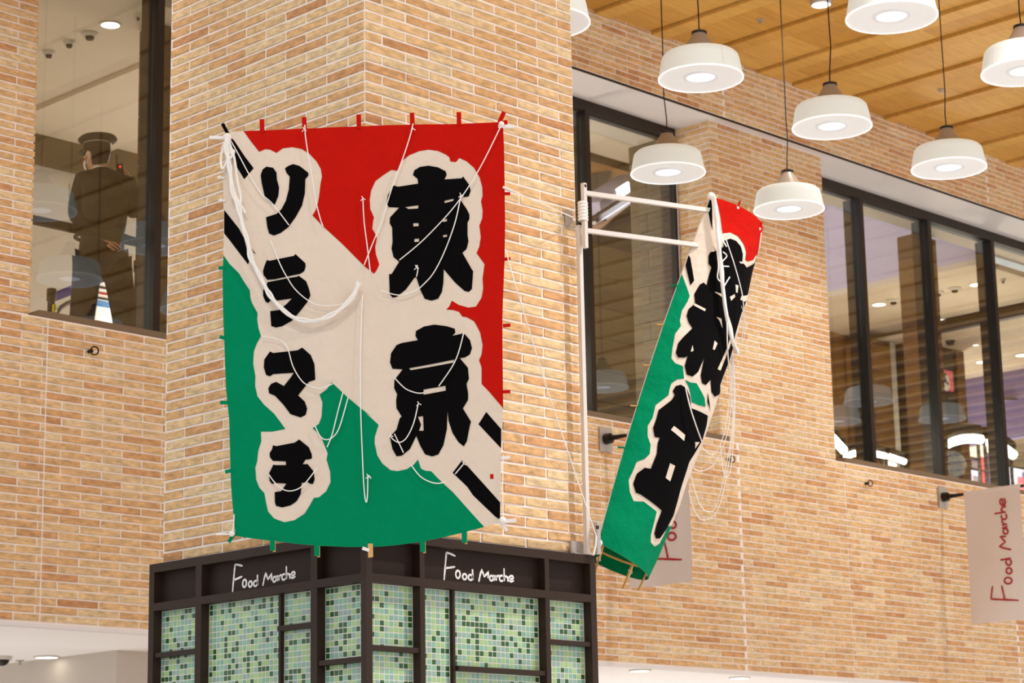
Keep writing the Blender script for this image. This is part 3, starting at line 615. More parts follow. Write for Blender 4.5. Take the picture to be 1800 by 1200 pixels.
# ------------------------------------------------------------------ hanging banners on the far wall
def wall_banner(X0, zr, label, sag):
    t = thing('hanging_banner', (X0, YW, zr), label, 'banner', 'white wall banners')
    MB().box((X0-.07, YW-.02, zr-.10), (X0+.07, YW-.012, zr+.09)).lathe([(.05, 0)], (X0, YW, zr), 4).build('wall_plate', 'plate', t)
    MB().tube([(X0, YW-.012, zr), (X0, YW-.07, zr), (X0, YW-.072, zr), (X0, YW-.25, zr)], [.045, .04, .022, .012], 14).build('socket', 'dark', t)
    MB().tube([(X0, YW-.2, zr), (X0, YW-.86, zr)], .013, 10).build('rod', 'dark', t)
    n, m = 10, 24; vs = []; fs = []
    def S(a, c): # a across 0..1 from wall side, c down 0..1
        y = YW-.25-.58*a; z_ = zr+.018-1.19*c+.0*a; x = X0-.018+.02*math.sin(a*5+c*3+sag)*c+.012*math.sin(a*9-c*2)*c
        return Vector((x, y, z_))
    vs = [S(i/n, j/m) for j in range(m+1) for i in range(n+1)]; fs = [(j*(n+1)+i, j*(n+1)+i+1, (j+1)*(n+1)+i+1, (j+1)*(n+1)+i) for j in range(m) for i in range(n)]
    b = MB(); b.sm = True; b.add(vs, fs).build('fabric', 'banner', t)
    MB().tube([(X0, YW-.25, zr), (X0, YW-.83, zr)], .022, 12).build('hem_sleeve', 'banner', t)
    k = 2.0
    f = lambda u, v, d: S((.50-v*k+.24)/.58 if 0 else max(0, min(1, (.49-v*k)/.58)), max(0, min(1, (1.02-u*k)/1.19)))+Vector((-.004-d, 0, 0))
    ribbons(f, .0075).build('lettering', 'redink', t)
wall_banner(17.29, 4.675, 'white fabric banner with red handwriting at the far right of the wall', 0)
q = at_y(1062, 772, YW); wall_banner(q.x, q.z, 'white fabric banner with red handwriting half hidden behind the leaning kite', 1.3)
def eye_bolt(px, py, label):
    q = at_y(px, py, YW); t = thing('eye_bolt', (q.x, YW-.012, q.z), label, 'bolt')
    MB().tube([(q.x, YW-.005, q.z), (q.x, YW-.04, q.z)], .012, 8).build('shank', 'dark', t)
    MB().tube([(q.x+.012+.022*math.cos(a), YW-.05-.01*math.cos(a), q.z+.026*math.sin(a)) for a in [i*2*PI/14 for i in range(15)]], .005, 6).build('ring', 'dark', t)
eye_bolt(155, 618, 'dark eye bolt in the brick wall under the left window')
eye_bolt(1520, 850, 'dark eye bolt in the brick wall under the right windows')
eye_bolt(1277, 808, 'dark eye bolt in the brick wall right of the leaning kite')
def zp(s, ox, oy, k): return [(ox+x/k, oy+y/k) for x, y in s]
def P3(*a): return zp(a, 360, 180, 3.0)
def P4(*a): return zp(a, 620, 180, 3.0)
def P5(*a): return zp(a, 360, 560, 2.79)
def P6(*a): return zp(a, 620, 560, 2.79)
def KA(*a): return zp(a, 1000, 300, 3.0)
def KB(*a): return zp(a, 1000, 640, 2.857)
def conform(name, loops, fmap, off, m, parent, grid=.055, two=0):
    """flat print laid on a curved cloth: loops in cloth coordinates -> mesh following fmap(u,v,offset)"""
    me = bpy.data.meshes.new(name); bm = bmesh.new()
    allp = []; ls = []
    for lp in loops:
        q = []
        for p in lp:
            if not q or (Vector(p)-Vector(q[-1])).length > 1e-4: q.append(p)
        if (Vector(q[0])-Vector(q[-1])).length < 1e-4: q.pop()
        ls.append([Vector((p[0], p[1], 0)) for p in q]); allp += q
    tris = tessellate_polygon(ls); vs = [bm.verts.new((p[0], p[1], 0)) for p in allp]
    for t in tris:
        try: bm.faces.new([vs[i] for i in t])
        except ValueError: pass
    us = [p[0] for p in allp]; ws = [p[1] for p in allp]
    for ax, lo, hi in ((0, min(us), max(us)), (1, min(ws), max(ws))):
        g = math.ceil(lo/grid)
        while g*grid < hi:
            co = [0, 0, 0]; co[ax] = g*grid; no = [0, 0, 0]; no[ax] = 1
            bmesh.ops.bisect_plane(bm, geom=bm.verts[:]+bm.edges[:]+bm.faces[:], plane_co=co, plane_no=no, dist=1e-6); g += 1
    bmesh.ops.dissolve_degenerate(bm, dist=1e-5, edges=bm.edges[:])
    bmesh.ops.triangulate(bm, faces=bm.faces[:])
    inv = parent.matrix_world.inverted()
    if two:
        d = bmesh.ops.duplicate(bm, geom=bm.verts[:]+bm.edges[:]+bm.faces[:]); dup = {v for v in d['geom'] if isinstance(v, bmesh.types.BMVert)}
    else: dup = set()
    for v in bm.verts: v.co = inv @ fmap(v.co.x, v.co.y, -two if v in dup else off)
    for f in bm.faces: f.smooth = True
    bm.to_mesh(me); bm.free()
    return link(name, me, m, parent)
# ------------------------------------------------------------------ kite 1, facing the hall in front of the pillar corner
KZ = math.radians(48); KN = Vector((math.cos(KZ), math.sin(KZ), 0)); KR = Vector((math.sin(KZ), -math.cos(KZ), 0))
KO = Vector((XC, YC, 0))-KN*.22
kt = thing('rectangular_kite', KO+Vector((0, 0, 3.0)), 'big red, white and green kite with black lettering tied flat before the brick pillar corner', 'kite', 'painted kites')
def k1uv(x, y):
    d = ray(x, y); p = CAM+d*((KO-CAM).dot(KN)/d.dot(KN)); return ((p-KO).dot(KR), p.z)
def k1map(u, v, off=0):
    w_ = .0035*math.sin(u*9+v*4)+.0025*math.sin(v*17-u*5)+.0015*math.sin(u*31+v*9)
    return KO+KR*u+Z_*v-KN*(off+w_)
def k1(x, y, off=.03): u, v = k1uv(x, y); return k1map(u, v, off)
def uvs(l): return [k1uv(*p) for p in l]
TOP = [(399, 232), (436, 231), (487, 228.5), (535, 226), (580, 224), (640, 222), (680, 220.5), (727, 219), (770, 218), (810, 217), (884, 214)]
RGT = [(886, 260), (887, 313), (888, 393), (887, 457), (884, 530), (883, 560), (883.5, 640), (884.5, 717.7)]
RLO = [(883, 752), (881, 787.6), (880, 850), (880, 882.6), (878.5, 918)]
BOT = [(849, 925.6), (813.5, 936), (775, 945), (738, 952.5), (700, 957.5), (660, 960.7), (610, 960.8), (560.7, 959), (520, 955.5), (478, 950.7), (445, 946.5), (413.8, 941.7)]
LFT = [(411, 910), (408.4, 882.6), (406, 850), (404.8, 811), (403, 739), (399, 700), (397.6, 685.4), (394, 600), (392, 540), (391, 480), (392.7, 447.5)]
LUP = [(393, 410), (393, 370), (391.7, 313), (395, 270)]
conform('cloth', [uvs(TOP+RGT+RLO+BOT+LFT+LUP)], k1map, 0, 'cloth', kt)
red = P3((205, 154), (245, 210), (287, 262), (320, 248), (345, 250), (378, 267), (410, 243), (460, 236), (510, 245), (550, 268), (590, 310), (612, 350), (618, 390), (610, 430), (605, 480), (597, 530), (585, 570), (568, 597), (620, 650), (720, 740), (840, 862), (893, 903)) + \
  P4((126, 885), (140, 855), (122, 800), (118, 760), (127, 715), (118, 690), (103, 665), (108, 620), (112, 605), (92, 560), (90, 510), (97, 465), (120, 415), (160, 385), (203, 358), (235, 362), (260, 310), (300, 278), (350, 258), (400, 250), (450, 257), (490, 275), (510, 290), (515, 312), (545, 315), (562, 293), (600, 310), (640, 345), (670, 395), (683, 445), (685, 490), (677, 520), (685, 570), (683, 610), (668, 650), (675, 710), (668, 760), (653, 795), (695, 853), (685, 930), (688, 980), (680, 1030), (650, 1078), (610, 1083), (560, 1068), (522, 1045), (510, 1075), (493, 1093), (530, 1095), (560, 1105), (578, 1130), (600, 1133), (640, 1155)) + \
  P6((610, 40), (625, 70), (637, 130), (632, 175), (620, 203), (632, 240), (632, 320), (670, 360), (738, 438)) + RGT[::-1] + TOP[::-1][:-1]
conform('red_field', [uvs(red)], k1map, .0015, 'cred', kt)
green = P3((98, 803), (130, 850), (180, 900), (210, 950), (237, 990), (240, 1030), (250, 1060), (278, 1110), (276, 1140), (283, 1190)) + \
  P5((265, 50), (275, 85), (255, 120), (240, 160), (237, 220), (248, 280), (247, 330), (258, 380), (290, 420), (340, 465), (370, 505), (395, 540), (330, 553), (275, 553), (277, 600), (262, 650), (257, 700), (248, 730), (252, 790), (268, 830), (292, 855), (300, 900), (310, 945), (340, 980), (390, 998), (440, 988), (490, 955), (515, 915), (535, 878), (560, 875), (595, 845), (617, 800), (615, 750), (597, 690), (603, 660), (575, 590), (550, 555), (528, 537), (560, 515), (573, 480), (577, 410), (563, 372), (600, 345), (622, 312), (700, 385), (765, 440), (820, 482)) + \
  P6((60, 460), (127, 522), (108, 580), (107, 610), (120, 670), (145, 710), (185, 743), (220, 748), (265, 738), (300, 715), (320, 690), (335, 735), (355, 745), (385, 748), (410, 775), (440, 805), (490, 850), (540, 905), (590, 960), (645, 1020)) + BOT[1:] + LFT[:-1]
conform('green_field', [uvs(green)], k1map, .0015, 'cgreen', kt)
for l in (P3((118, 168), (155, 203), (210, 285), (258, 348), (208, 405), (150, 310), (140, 250), (125, 205)), P3((102, 567), (180, 665), (207, 715), (235, 830), (228, 853), (130, 725), (102, 690)), P3((248, 768), (270, 800), (258, 792)),
          P6((655, 457), (728, 540), (728, 635), (617, 517)), P6((537, 693), (723, 900), (723, 985), (700, 970), (590, 865), (563, 825), (490, 755))):
    conform('black_stripe', [uvs(l)], k1map, .0015, 'cblack', kt)
GL = [[P3((325, 340), (360, 345), (378, 370), (380, 405), (392, 450), (388, 495), (370, 540), (355, 540), (318, 505), (300, 425), (295, 385), (305, 355))],
 [P3((423, 347), (440, 335), (465, 325), (500, 335), (545, 370), (547, 385), (530, 405), (528, 480), (513, 545), (480, 605), (440, 660), (400, 690), (365, 703), (340, 693), (330, 660), (323, 608), (380, 590), (405, 565), (428, 520), (443, 460), (448, 392), (430, 370))],
 [P3((328, 830), (340, 835), (470, 810), (478, 800), (530, 848), (532, 865), (525, 890), (505, 905), (370, 933), (330, 935), (310, 910), (307, 890), (315, 860))],
 [P3((330, 948), (430, 930), (490, 920), (495, 915), (535, 945), (550, 985), (557, 1020), (540, 1055), (500, 1105), (460, 1150), (410, 1178), (375, 1186), (350, 1178), (345, 1100), (390, 1095), (430, 1065), (460, 1035), (380, 1045), (345, 1045), (335, 1058), (320, 1050), (308, 1020), (308, 990), (325, 970))],
 [P5((320, 160), (335, 168), (455, 155), (478, 142), (520, 180), (538, 225), (542, 300), (510, 310), (458, 375), (490, 405), (502, 440), (495, 470), (470, 483), (420, 467), (385, 420), (345, 378), (315, 365), (312, 340), (325, 320), (350, 310), (388, 330), (420, 290), (437, 265), (335, 272), (320, 283), (300, 275), (290, 240), (292, 200))],
 [P5((335, 620), (350, 625), (440, 608), (463, 592), (510, 630), (525, 665), (525, 685), (510, 690), (495, 690), (480, 713), (505, 713), (535, 750), (538, 790), (530, 810), (515, 808), (505, 800), (475, 805), (470, 860), (450, 895), (420, 915), (380, 925), (350, 918), (344, 900), (343, 850), (375, 845), (400, 808), (345, 805), (330, 810), (318, 795), (315, 760), (337, 715), (345, 718), (398, 718), (398, 700), (350, 698), (335, 698), (320, 680), (318, 660), (330, 640))],
 [P4((325, 360), (355, 342), (400, 336), (450, 345), (490, 365), (495, 385), (483, 408), (575, 400), (582, 390), (615, 435), (622, 465), (612, 495), (580, 500), (565, 510), (600, 560), (615, 590), (615, 615), (605, 635), (605, 700), (610, 735), (600, 775), (578, 795), (610, 850), (630, 885), (635, 890), (628, 985), (612, 1000), (590, 995), (540, 950), (480, 880), (478, 950), (470, 1000), (450, 1035), (415, 1045), (380, 1035), (358, 990), (335, 920), (325, 925), (280, 985), (230, 1025), (210, 1028), (195, 1010), (192, 905), (205, 905), (245, 840), (215, 815), (205, 770), (210, 735), (208, 660), (195, 635), (197, 605), (245, 555), (190, 552), (178, 530), (185, 490), (213, 440), (240, 447), (345, 430), (342, 405), (318, 385)),
  P4((275, 553), (347, 543), (345, 560), (295, 563)), P4((483, 520), (533, 508), (530, 520), (485, 532)), P4((318, 638), (347, 637), (348, 653), (320, 655)), P4((473, 618), (497, 614), (497, 628), (475, 632)), P4((325, 720), (350, 719), (350, 736), (325, 738)), P4((475, 702), (497, 698), (497, 710), (477, 713))],
 [P6((310, 60), (350, 38), (400, 30), (460, 38), (500, 50), (503, 70), (488, 85), (545, 72), (575, 105), (585, 145), (575, 175), (550, 190), (525, 193), (565, 240), (570, 295), (558, 320), (566, 370), (565, 400), (540, 440), (580, 505), (575, 520), (560, 600), (545, 625), (520, 605), (490, 560), (470, 500), (465, 452), (462, 540), (445, 620), (420, 665), (390, 675), (355, 665), (330, 620), (312, 575), (280, 640), (240, 672), (215, 675), (195, 640), (182, 580), (215, 545), (230, 490), (240, 480), (215, 440), (213, 400), (218, 370), (203, 340), (205, 300), (245, 248), (195, 245), (183, 215), (188, 170), (215, 130), (240, 120), (320, 105), (308, 85)),
  P6((275, 243), (500, 200), (495, 215), (285, 252)), P6((347, 347), (455, 328), (457, 352), (347, 373)), P6((320, 482), (345, 478), (348, 550), (325, 550), (335, 520))]]
for g in GL: conform('black_stroke', [uvs(l) for l in g], k1map, .003, 'cblack', kt)
conform('red_seal', [uvs(P6((674, 762), (690, 762), (690, 785), (674, 785)))], k1map, .0015, 'cred', kt)
def kbar(b, x0, y0, x1, y1, w_, off=.004): return b.bar(k1(x0, y0, off), k1(x1, y1, off), w_, .003, up=KN)
def tab(x0, y0, x1, y1, m, wd=.021):
    kbar(MB(), x0, y0, x1, y1, wd).build('tab', m, kt)
for x, x2, y in ((461, 460.5, 231), (535.5, 534.5, 227), (631, 630.5, 223), (725, 724, 220), (807, 806.5, 218)): tab(x, y+3, x2, y-21, 'cred')
tab(878, 215, 886, 197, 'cred', .02); tab(882, 216, 892, 215, 'cred', .02)
for y in (340, 456, 573, 689): tab(884, y, 897, y-(0 if y in (340, 689) else 1.5), 'cred', .015)
tab(880, 805, 897, 804, 'paper', .014)
for x, y, x2, y2 in ((394, 470, 384, 471), (395, 594, 386, 592), (401, 708, 387, 708), (407, 827, 396, 830), (412, 938, 402, 953)): tab(x, y, x2, y2, 'cgreen', .016)
for x, y, m in ((479, 948, 'cgreen'), (557, 957, 'cgreen'), (743, 950, 'cgreen'), (816, 934, 'cgreen')):
    tab(x, y, x, y+20, m, .022); kbar(MB(), x+3, y+2, x+3.2, y+22, .012, .001).build('stick_end', 'bamboo', kt)
kbar(MB(), 651, 955, 651.5, 979, .022, .002).build('stick_end', 'bamboo', kt)
kbar(MB(), 637, 963, 649, 967, .014, .005).build('paper_tie', 'paper', kt)
for a in ((368, 241.5, 394, 242.5, .014), (876, 222, 904, 222, .015), (876, 916, 908, 914, .016), (880, 916, 891, 932, .015), (380, 938.5, 410, 938, .008)):
    MB().bar(k1(a[0], a[1], -.004), k1(a[2], a[3], -.004), a[4], a[4]).build('wrapped_spar_end', 'paper', kt)
MB().bar(k1(391, 217, -.003), k1(402, 238, -.003), .015, .008, up=KN).build('black_spar_end', 'cblack', kt)
# bamboo frame behind the cloth
for a, b in (((410, 944), (876, 217)), ((402, 236), (876, 916)), ((640, 214), (650, 978)), ((461, 226), (479, 956)), ((807, 216), (816, 938)), ((392, 470), (886, 457)), ((396, 594), (884, 573)), ((400, 708), (884, 689)), ((406, 828), (881, 805))):
    MB().bar(k1(*a, -.024), k1(*b, -.024), .012, .008).build('bamboo_spar', 'bamboo', kt)
def rope(pts, r, fn, name, parent, m='string', n=5):
    P_ = [fn(*p) for p in pts]; Q = []
    for i in range(len(P_)-1):   # Catmull-Rom
        p0, p1, p2, p3 = P_[max(i-1, 0)], P_[i], P_[i+1], P_[min(i+2, len(P_)-1)]
        for k in range(5):
            t = k/5; Q.append(.5*((2*p1)+(p2-p0)*t+(2*p0-5*p1+4*p2-p3)*t*t+(3*p1-p0-3*p2+p3)*t**3))
    Q.append(P_[-1]); MB().tube(Q, r, n).build(name, m, parent)
def kn(pts, dp=.03): return [(x, y, dp) for x, y in pts]
for l in ([(536, 222), (537, 240), (541, 268), (549, 315), (556, 358), (563, 386), (568, 400)], [(726, 220), (720, 244), (708, 281), (694, 318), (680, 360), (670, 393), (657, 425), (640, 468)], [(638, 351), (640, 390), (645, 430), (651, 480)],
          [(637, 520), (634, 620), (634, 716), (637, 800), (640, 860), (643.5, 884), (646, 870), (647, 838), (652, 842)], [(881, 222), (850, 285), (826, 326), (804, 358), (780, 387), (740, 428), (702, 459)],
          [(810, 345), (803, 380), (795, 408), (780, 447), (763, 480), (748, 498), (730, 512), (700, 520), (670, 512)], [(733, 468), (734, 478), (732, 488)], [(401, 241), (420, 275), (440, 312), (460, 343), (480, 362), (508, 398)],
          [(476, 425), (492, 465), (505, 490), (520, 512), (543, 531), (565, 539), (600, 537), (628, 526)], [(460, 592), (490, 598), (505, 612), (515, 645), (530, 670), (545, 680), (565, 684), (585, 676)],
          [(554, 750), (563, 768), (573, 774), (585, 770), (597, 752), (612, 700)], [(603, 691), (594, 725), (584, 765), (575, 787)], [(472, 834), (484, 850), (500, 862), (516, 863), (532, 855), (548, 836), (558, 822)],
          [(815, 586), (806, 620), (795, 645), (771, 680)], [(693, 665), (712, 684), (732, 692), (745, 692)], [(735, 711), (727, 745), (715, 770), (703, 779), (692, 775), (685, 767)], [(693, 764), (702, 782), (709, 797)],
          [(722, 818), (738, 838), (755, 848), (770, 851), (783, 848)], [(800, 834), (815, 816)], [(884, 800), (883, 860), (884, 908)], [(412, 905), (411, 925), (407, 942)]):
    rope(kn(l, .022), .0026, k1, 'string', kt)
for x, y in ((638, 351), (810, 345), (732, 472), (535, 230), (726, 229), (736, 711), (647, 838), (815, 816), (687, 767)):
    MB().tube([k1(x-4, y+4, .02), k1(x, y, .026), k1(x+4, y+2, .02)], .0022, 5).tube([k1(x-2, y-4, .02), k1(x, y, .026)], .0022, 5).build('knot', 'string', kt)
br = [(400, 246), (399, 268), (404, 295), (407, 320), (411, 345), (421, 372), (427, 400), (436, 428), (441, 455), (452, 478), (463, 500), (475, 522), (490, 540), (508, 556), (530, 566), (555, 567), (582, 558), (604, 542), (620, 524), (631, 500)]
rope(kn(br, .035), .009, k1, 'braided_cord', kt, n=8)
rope([(x+3*math.sin(i*2.2), y+3*math.cos(i*2.2), .043) for i, (x, y) in enumerate(br)], .0055, k1, 'braided_cord', kt)
rope([(x-3*math.sin(i*2.2), y-3*math.cos(i*2.2), .045) for i, (x, y) in enumerate(br)], .005, k1, 'braided_cord', kt)
for l in ([(400, 248), (393, 262), (389, 285), (392, 300), (401, 282), (403, 262)], [(402, 250), (412, 280), (418, 320), (424, 352), (420, 372)], [(399, 250), (406, 300), (412, 340), (432, 378)], [(405, 262), (409, 276), (402, 284)]):
    rope(kn(l, .03), .006, k1, 'tassel_cord', kt)
for x, y, r in ((400, 244, .02), (408, 270, .016), (881, 220, .013), (408, 939, .013), (883, 915, .016)): MB().ball(k1(x, y, .02), r).build('cord_knot', 'string', kt)
for x, y in ((387, 312), (389, 352)): MB().ball(k1(x, y, .004), .009).bar(k1(x-5, y, .004), k1(x+7, y+1, .004), .008).build('paper_tie', 'paper', kt)
# ------------------------------------------------------------------ white steel bracket at the pillar edge
PP = Vector((8.075, 7.365, 0))
st = thing('steel_bracket', PP+Z_*3.01, 'white steel post with two arms standing on the casing at the pillar edge', 'bracket')
MB().box((PP.x-.012, PP.y-.012, 3.005), (PP.x+.012, PP.y+.012, 4.66)).build('post', 'steel', st)
zt1, zt2, zt3 = at_y(1019, 326, PP.y).z, at_y(1020, 343, PP.y).z, at_y(1015, 407, PP.y).z
MB().box((PP.x-.010, PP.y-.05, zt3-.09), (PP.x+.012, PP.y-.028, zt1)).build('upper_post', 'steel', st)
MB().box((PP.x-.006, PP.y-.0515, zt1-.022), (PP.x+.008, PP.y-.05, zt1-.008)).build('bolt', 'black', st)
AZ = math.radians(-17); AD = Vector((math.cos(AZ), math.sin(AZ), 0))
A0 = Vector((PP.x, PP.y-.04, zt2)); A1 = Vector((PP.x, PP.y-.04, zt3))
AL = .80
MB().bar(A0, A0+AD*AL, .02, .022).build('arm', 'steel', st); MB().bar(A1, A1+AD*(AL-.13), .02, .022).build('arm', 'steel', st)
q = at_y(1003, 383, YC-.02); MB().box((q.x-.035, YC-.022, q.z-.045), (PP.x, YC-.014, q.z+.04)).build('wall_plate', 'plate', st)
MB().box((PP.x-.075, YC-.03, 3.005), (PP.x+.02, YC-.02, 3.07)).box((PP.x-.075, YC-.05, 3.003), (PP.x+.05, YC-.02, 3.009)).build('foot_plate', 'plate', st)
MB().box((PP.x+.02, PP.y-.05, 3.005), (PP.x+.045, PP.y-.025, 3.16)).build('clamp', 'plate', st)
MB().box((PP.x+.012, PP.y-.056, 3.125), (PP.x+.028, PP.y-.05, 3.141)).build('bolt', 'black', st)
for k in range(6): MB().lathe([(.024, 0), (.028, .008), (.024, .016)], (PP.x, PP.y-.03, q.z-.03+k*.017), 10).build('binding', 'string', st)
gl = thing('guy_line', Vector((7.6, 7.3, 4.2)), 'thin white guy line from the right edge of the flat kite to the steel bracket', 'string')
rope([(888, 438), (896, 466), (905, 500)], .0028, k1u := (lambda x, y: k1(x, y, .01)), 'string', gl)
MB().tube([k1(905, 500, .01), at_y(960, 680, 7.30), at_y(1048, 942, 7.32)], .003, 5).build('string', 'string', gl)
MB().tube([k1(884, 329, .01), k1(902, 336, .01)], .006, 6).tube([k1(900, 335, .01), at_y(1012, 384, YC-.04)], .003, 5).build('string', 'string', gl)
MB().tube([at_y(1048, 942, 7.32), at_y(1047, 958, 7.32), at_y(1043, 975, 7.32)], .005, 6).build('knot', 'string', gl)
# ------------------------------------------------------------------ kite 2, bowed and leaning on the bracket
def at_d(x, y, p):  # point on pixel ray nearest in depth to p
    d = ray(x, y); return CAM+d*((p-CAM).dot(AF))
TL = at_d(1250, 345, A0+AD*.80); BL = at_d(1052, 954, PP+Vector((.06, -.03, 3.12)))
k2 = thing('bowed_kite', BL, 'tall red, white and green kite bowed and leaning out from the steel bracket arms', 'kite', 'painted kites')
CH = Vector((math.cos(math.radians(44.6)), math.sin(math.radians(44.6)), 0))*.72
BRR = Vector((math.sin(math.radians(41)), -math.cos(math.radians(41)), 0))
def k2map(s, t, off=0):
    bz = -.14+.05*t; q_ = 4*t*(1-t); B = BRR*(.262+.035*t+.085*q_)+Z_*bz
    th = PI*s
    p = BL.lerp(TL, t)-BRR*(.03*q_)+CH*(1-math.cos(th))/2+B*math.sin(th)
    ds = CH*math.sin(th)/2+B*math.cos(th); n = ds.cross(TL-BL).normalized()
    return p+n*(off+.003*math.sin(t*23+s*9)+.002*math.sin(t*41-s*13))
GR = [[(s_/40*.5, -.03+t_/80*1.06) for s_ in range(41)] for t_ in range(81)]
GP = [(s_, t_, *proj(k2map(s_, t_))) for row in GR for s_, t_ in row]
def k2st(x, y):
    s, t, _, _ = min(GP, key=lambda g: (g[2]-x)**2+(g[3]-y)**2)
    for _ in range(5):
        e = 1e-3; a = proj(k2map(s, t)); bs = proj(k2map(s+e, t)); bt = proj(k2map(s, t+e))
        j = ((bs[0]-a[0])/e, (bt[0]-a[0])/e, (bs[1]-a[1])/e, (bt[1]-a[1])/e); det = j[0]*j[3]-j[1]*j[2]
        if abs(det) < 5e3: break
        dx, dy = x-a[0], y-a[1]; s2 = s+(dx*j[3]-dy*j[1])/det; t2 = t+(dy*j[0]-dx*j[2])/det
        if abs(s2-s) > .06 or abs(t2-t) > .06: break
        s, t = min(.5, max(0, s2)), min(1, max(0, t2))
    return (s, t)
def sts(l): return [k2st(*p) for p in l]
conform('cloth', [[(0, 0), (1, 0), (1, 1), (0, 1)]], k2map, 0, 'cloth', k2, .04)
rb = sts(KA((775, 130), (788, 190), (800, 250), (806, 300), (810, 330), (850, 325), (890, 345), (920, 385), (935, 430), (930, 470), (940, 478), (970, 470), (985, 445), (1000, 440)))
rs = [(0.03, 1)] if rb[0][1] < .985 else []
conform('red_field', [[(rb[0][0], 1)]+rb+[(.62, rb[-1][1]-.02), (1, .55), (1, 1)]], k2map, .002, 'cred', k2, .04, two=.002)
gb = sts(KA((600, 545), (620, 610), (637, 660), (625, 690), (595, 740), (585, 790), (590, 820), (560, 860), (545, 940), (540, 990), (560, 1015), (600, 1030), (605, 1080))) + \
     sts(KB((578, 72), (545, 75), (515, 95), (505, 125), (500, 155), (435, 205), (420, 270), (395, 310), (395, 360), (410, 405), (405, 450), (380, 475), (340, 490), (320, 540), (300, 580), (305, 640), (325, 688), (375, 690), (440, 740), (425, 800), (410, 860), (410, 895), (430, 915), (455, 900), (480, 850), (497, 812)))
gb[0] = (0, gb[0][1])
conform('green_field', [gb+[(.62, gb[-1][1]+.03), (.8, .30), (1, .34), (1, 0), (0, 0)]], k2map, .002, 'cgreen', k2, .04, two=.002)
conform('green_patch', [sts(KB((582, 78), (610, 92), (640, 95), (660, 130), (680, 170), (685, 213), (650, 205), (615, 190), (610, 150), (600, 110)))], k2map, .002, 'cgreen', k2, .04)
for l in (KA((740, 132), (722, 185), (745, 270), (757, 320), (755, 200), (758, 140)), KA((630, 445), (615, 500), (640, 605), (660, 580), (640, 460)), KA((785, 320), (800, 370), (792, 362)), KB((695, 140), (705, 200), (708, 240), (695, 190))):
    conform('black_stripe', [sts(l)], k2map, .003, 'cblack', k2, .04)
conform('black_character', [sts(KA((735, 450), (745, 430), (790, 420), (815, 400), (815, 370), (850, 358), (880, 370), (905, 400), (915, 440), (912, 480), (935, 510), (955, 500), (985, 475), (980, 530), (965, 590), (940, 660), (908, 750), (873, 870), (835, 1000), (795, 1130), (787, 1172), (765, 1190), (750, 1165), (745, 1100), (720, 1130), (700, 1120), (693, 1080), (712, 985), (680, 1060), (650, 1085), (620, 1075), (610, 1030), (625, 975), (610, 985), (575, 985), (563, 960), (575, 910), (600, 880), (650, 830), (630, 800), (620, 765), (630, 730), (665, 700), (660, 650), (690, 600), (710, 590), (725, 605), (735, 560), (750, 510), (735, 490)))], k2map, .0035, 'cblack', k2, .04)
conform('black_character', [sts(KB((520, 135), (535, 110), (560, 103), (590, 120), (605, 160), (612, 220), (695, 258), (688, 310), (668, 380), (645, 420), (602, 490), (555, 640), (522, 760), (485, 830), (455, 873), (435, 875), (428, 850), (440, 800), (465, 735), (430, 705), (360, 655), (335, 645), (322, 600), (340, 550), (380, 520), (410, 525), (440, 450), (445, 395), (455, 370), (430, 365), (422, 320), (440, 270), (450, 230), (515, 180), (530, 155)))], k2map, .0035, 'cblack', k2, .04)
for l in (KA((660, 700), (720, 730), (715, 742), (658, 712)), KA((765, 895), (780, 910), (765, 945), (755, 940)), KA((650, 920), (655, 950), (640, 955)), KA((795, 1053), (780, 1045), (835, 920), (857, 840), (860, 862), (845, 925)), KA((905, 660), (938, 653), (925, 690), (900, 680)),
          KA((875, 600), (890, 605), (885, 645), (877, 640)), KA((845, 665), (870, 650), (873, 665), (852, 685)), KA((775, 640), (815, 655), (812, 672), (765, 640)), KA((775, 770), (800, 780), (806, 830), (790, 790)), KA((895, 478), (918, 482), (915, 490), (900, 488)),
          KB((525, 310), (580, 355), (575, 385), (510, 330)), KB((505, 497), (530, 510), (505, 588), (482, 570)), KB((630, 390), (653, 390), (630, 423))):
    conform('white_gap', [sts(l)], k2map, .005, 'cloth', k2, .04)
def k2p(x, y, off=.02): return k2map(*k2st(x, y), off)
for s in (0.03, .25, .5, .75, .97):
    MB().tube([k2map(s, -.035+1.05*i/10, -.02) for i in range(11)], .0055, 6).build('bamboo_spar', 'bamboo', k2)
    MB().lathe([(.011, -.012), (.013, 0), (.011, .012)], k2map(s, .012, -.012), 8).build('tie', 'string', k2)
for i in range(9):
    t_ = .03+.117*i; MB().tube([k2map(.03+.94*s/12, t_, -.034) for s in range(13)], .006, 6).build('bamboo_hoop', 'bamboo', k2)
    e = k2map(0, t_, -.004); MB().bar(e, e-BRR*.035+Z_*.004, .016, .006).build('stick_end', ('bamboo', 'bamboo', 'cgreen', 'bamboo')[i % 4], k2)
MB().tube([k2map(.004, t/16, -.012)-BRR*.006 for t in range(17)], .0045, 5).build('edge_string', 'string', k2)
for i, (x, y) in enumerate(((1297, 365), (1335, 402))):
    e = k2p(x, y, 0); MB().bar(e, e+(TL-BL).normalized()*.04, .014, .005).build('tab', 'cred', k2); MB().ball(e, .008).build('tie', 'string', k2)
MB().ball(TL, .022).ball(BL, .02).tube([TL, A0+AD*AL], .008, 6).build('binding', 'string', k2)
cordp = [(1254, 350), (1256, 378), (1258, 410), (1260, 440), (1262, 480), (1265, 515), (1268, 545), (1273, 575), (1279, 600), (1287, 617)]
rope([(x, y, .03) for x, y in cordp], .010, k2p, 'braided_cord', k2, n=8)
rope([(x+2*math.sin(i*2), y, .036) for i, (x, y) in enumerate(cordp)], .006, k2p, 'braided_cord', k2)
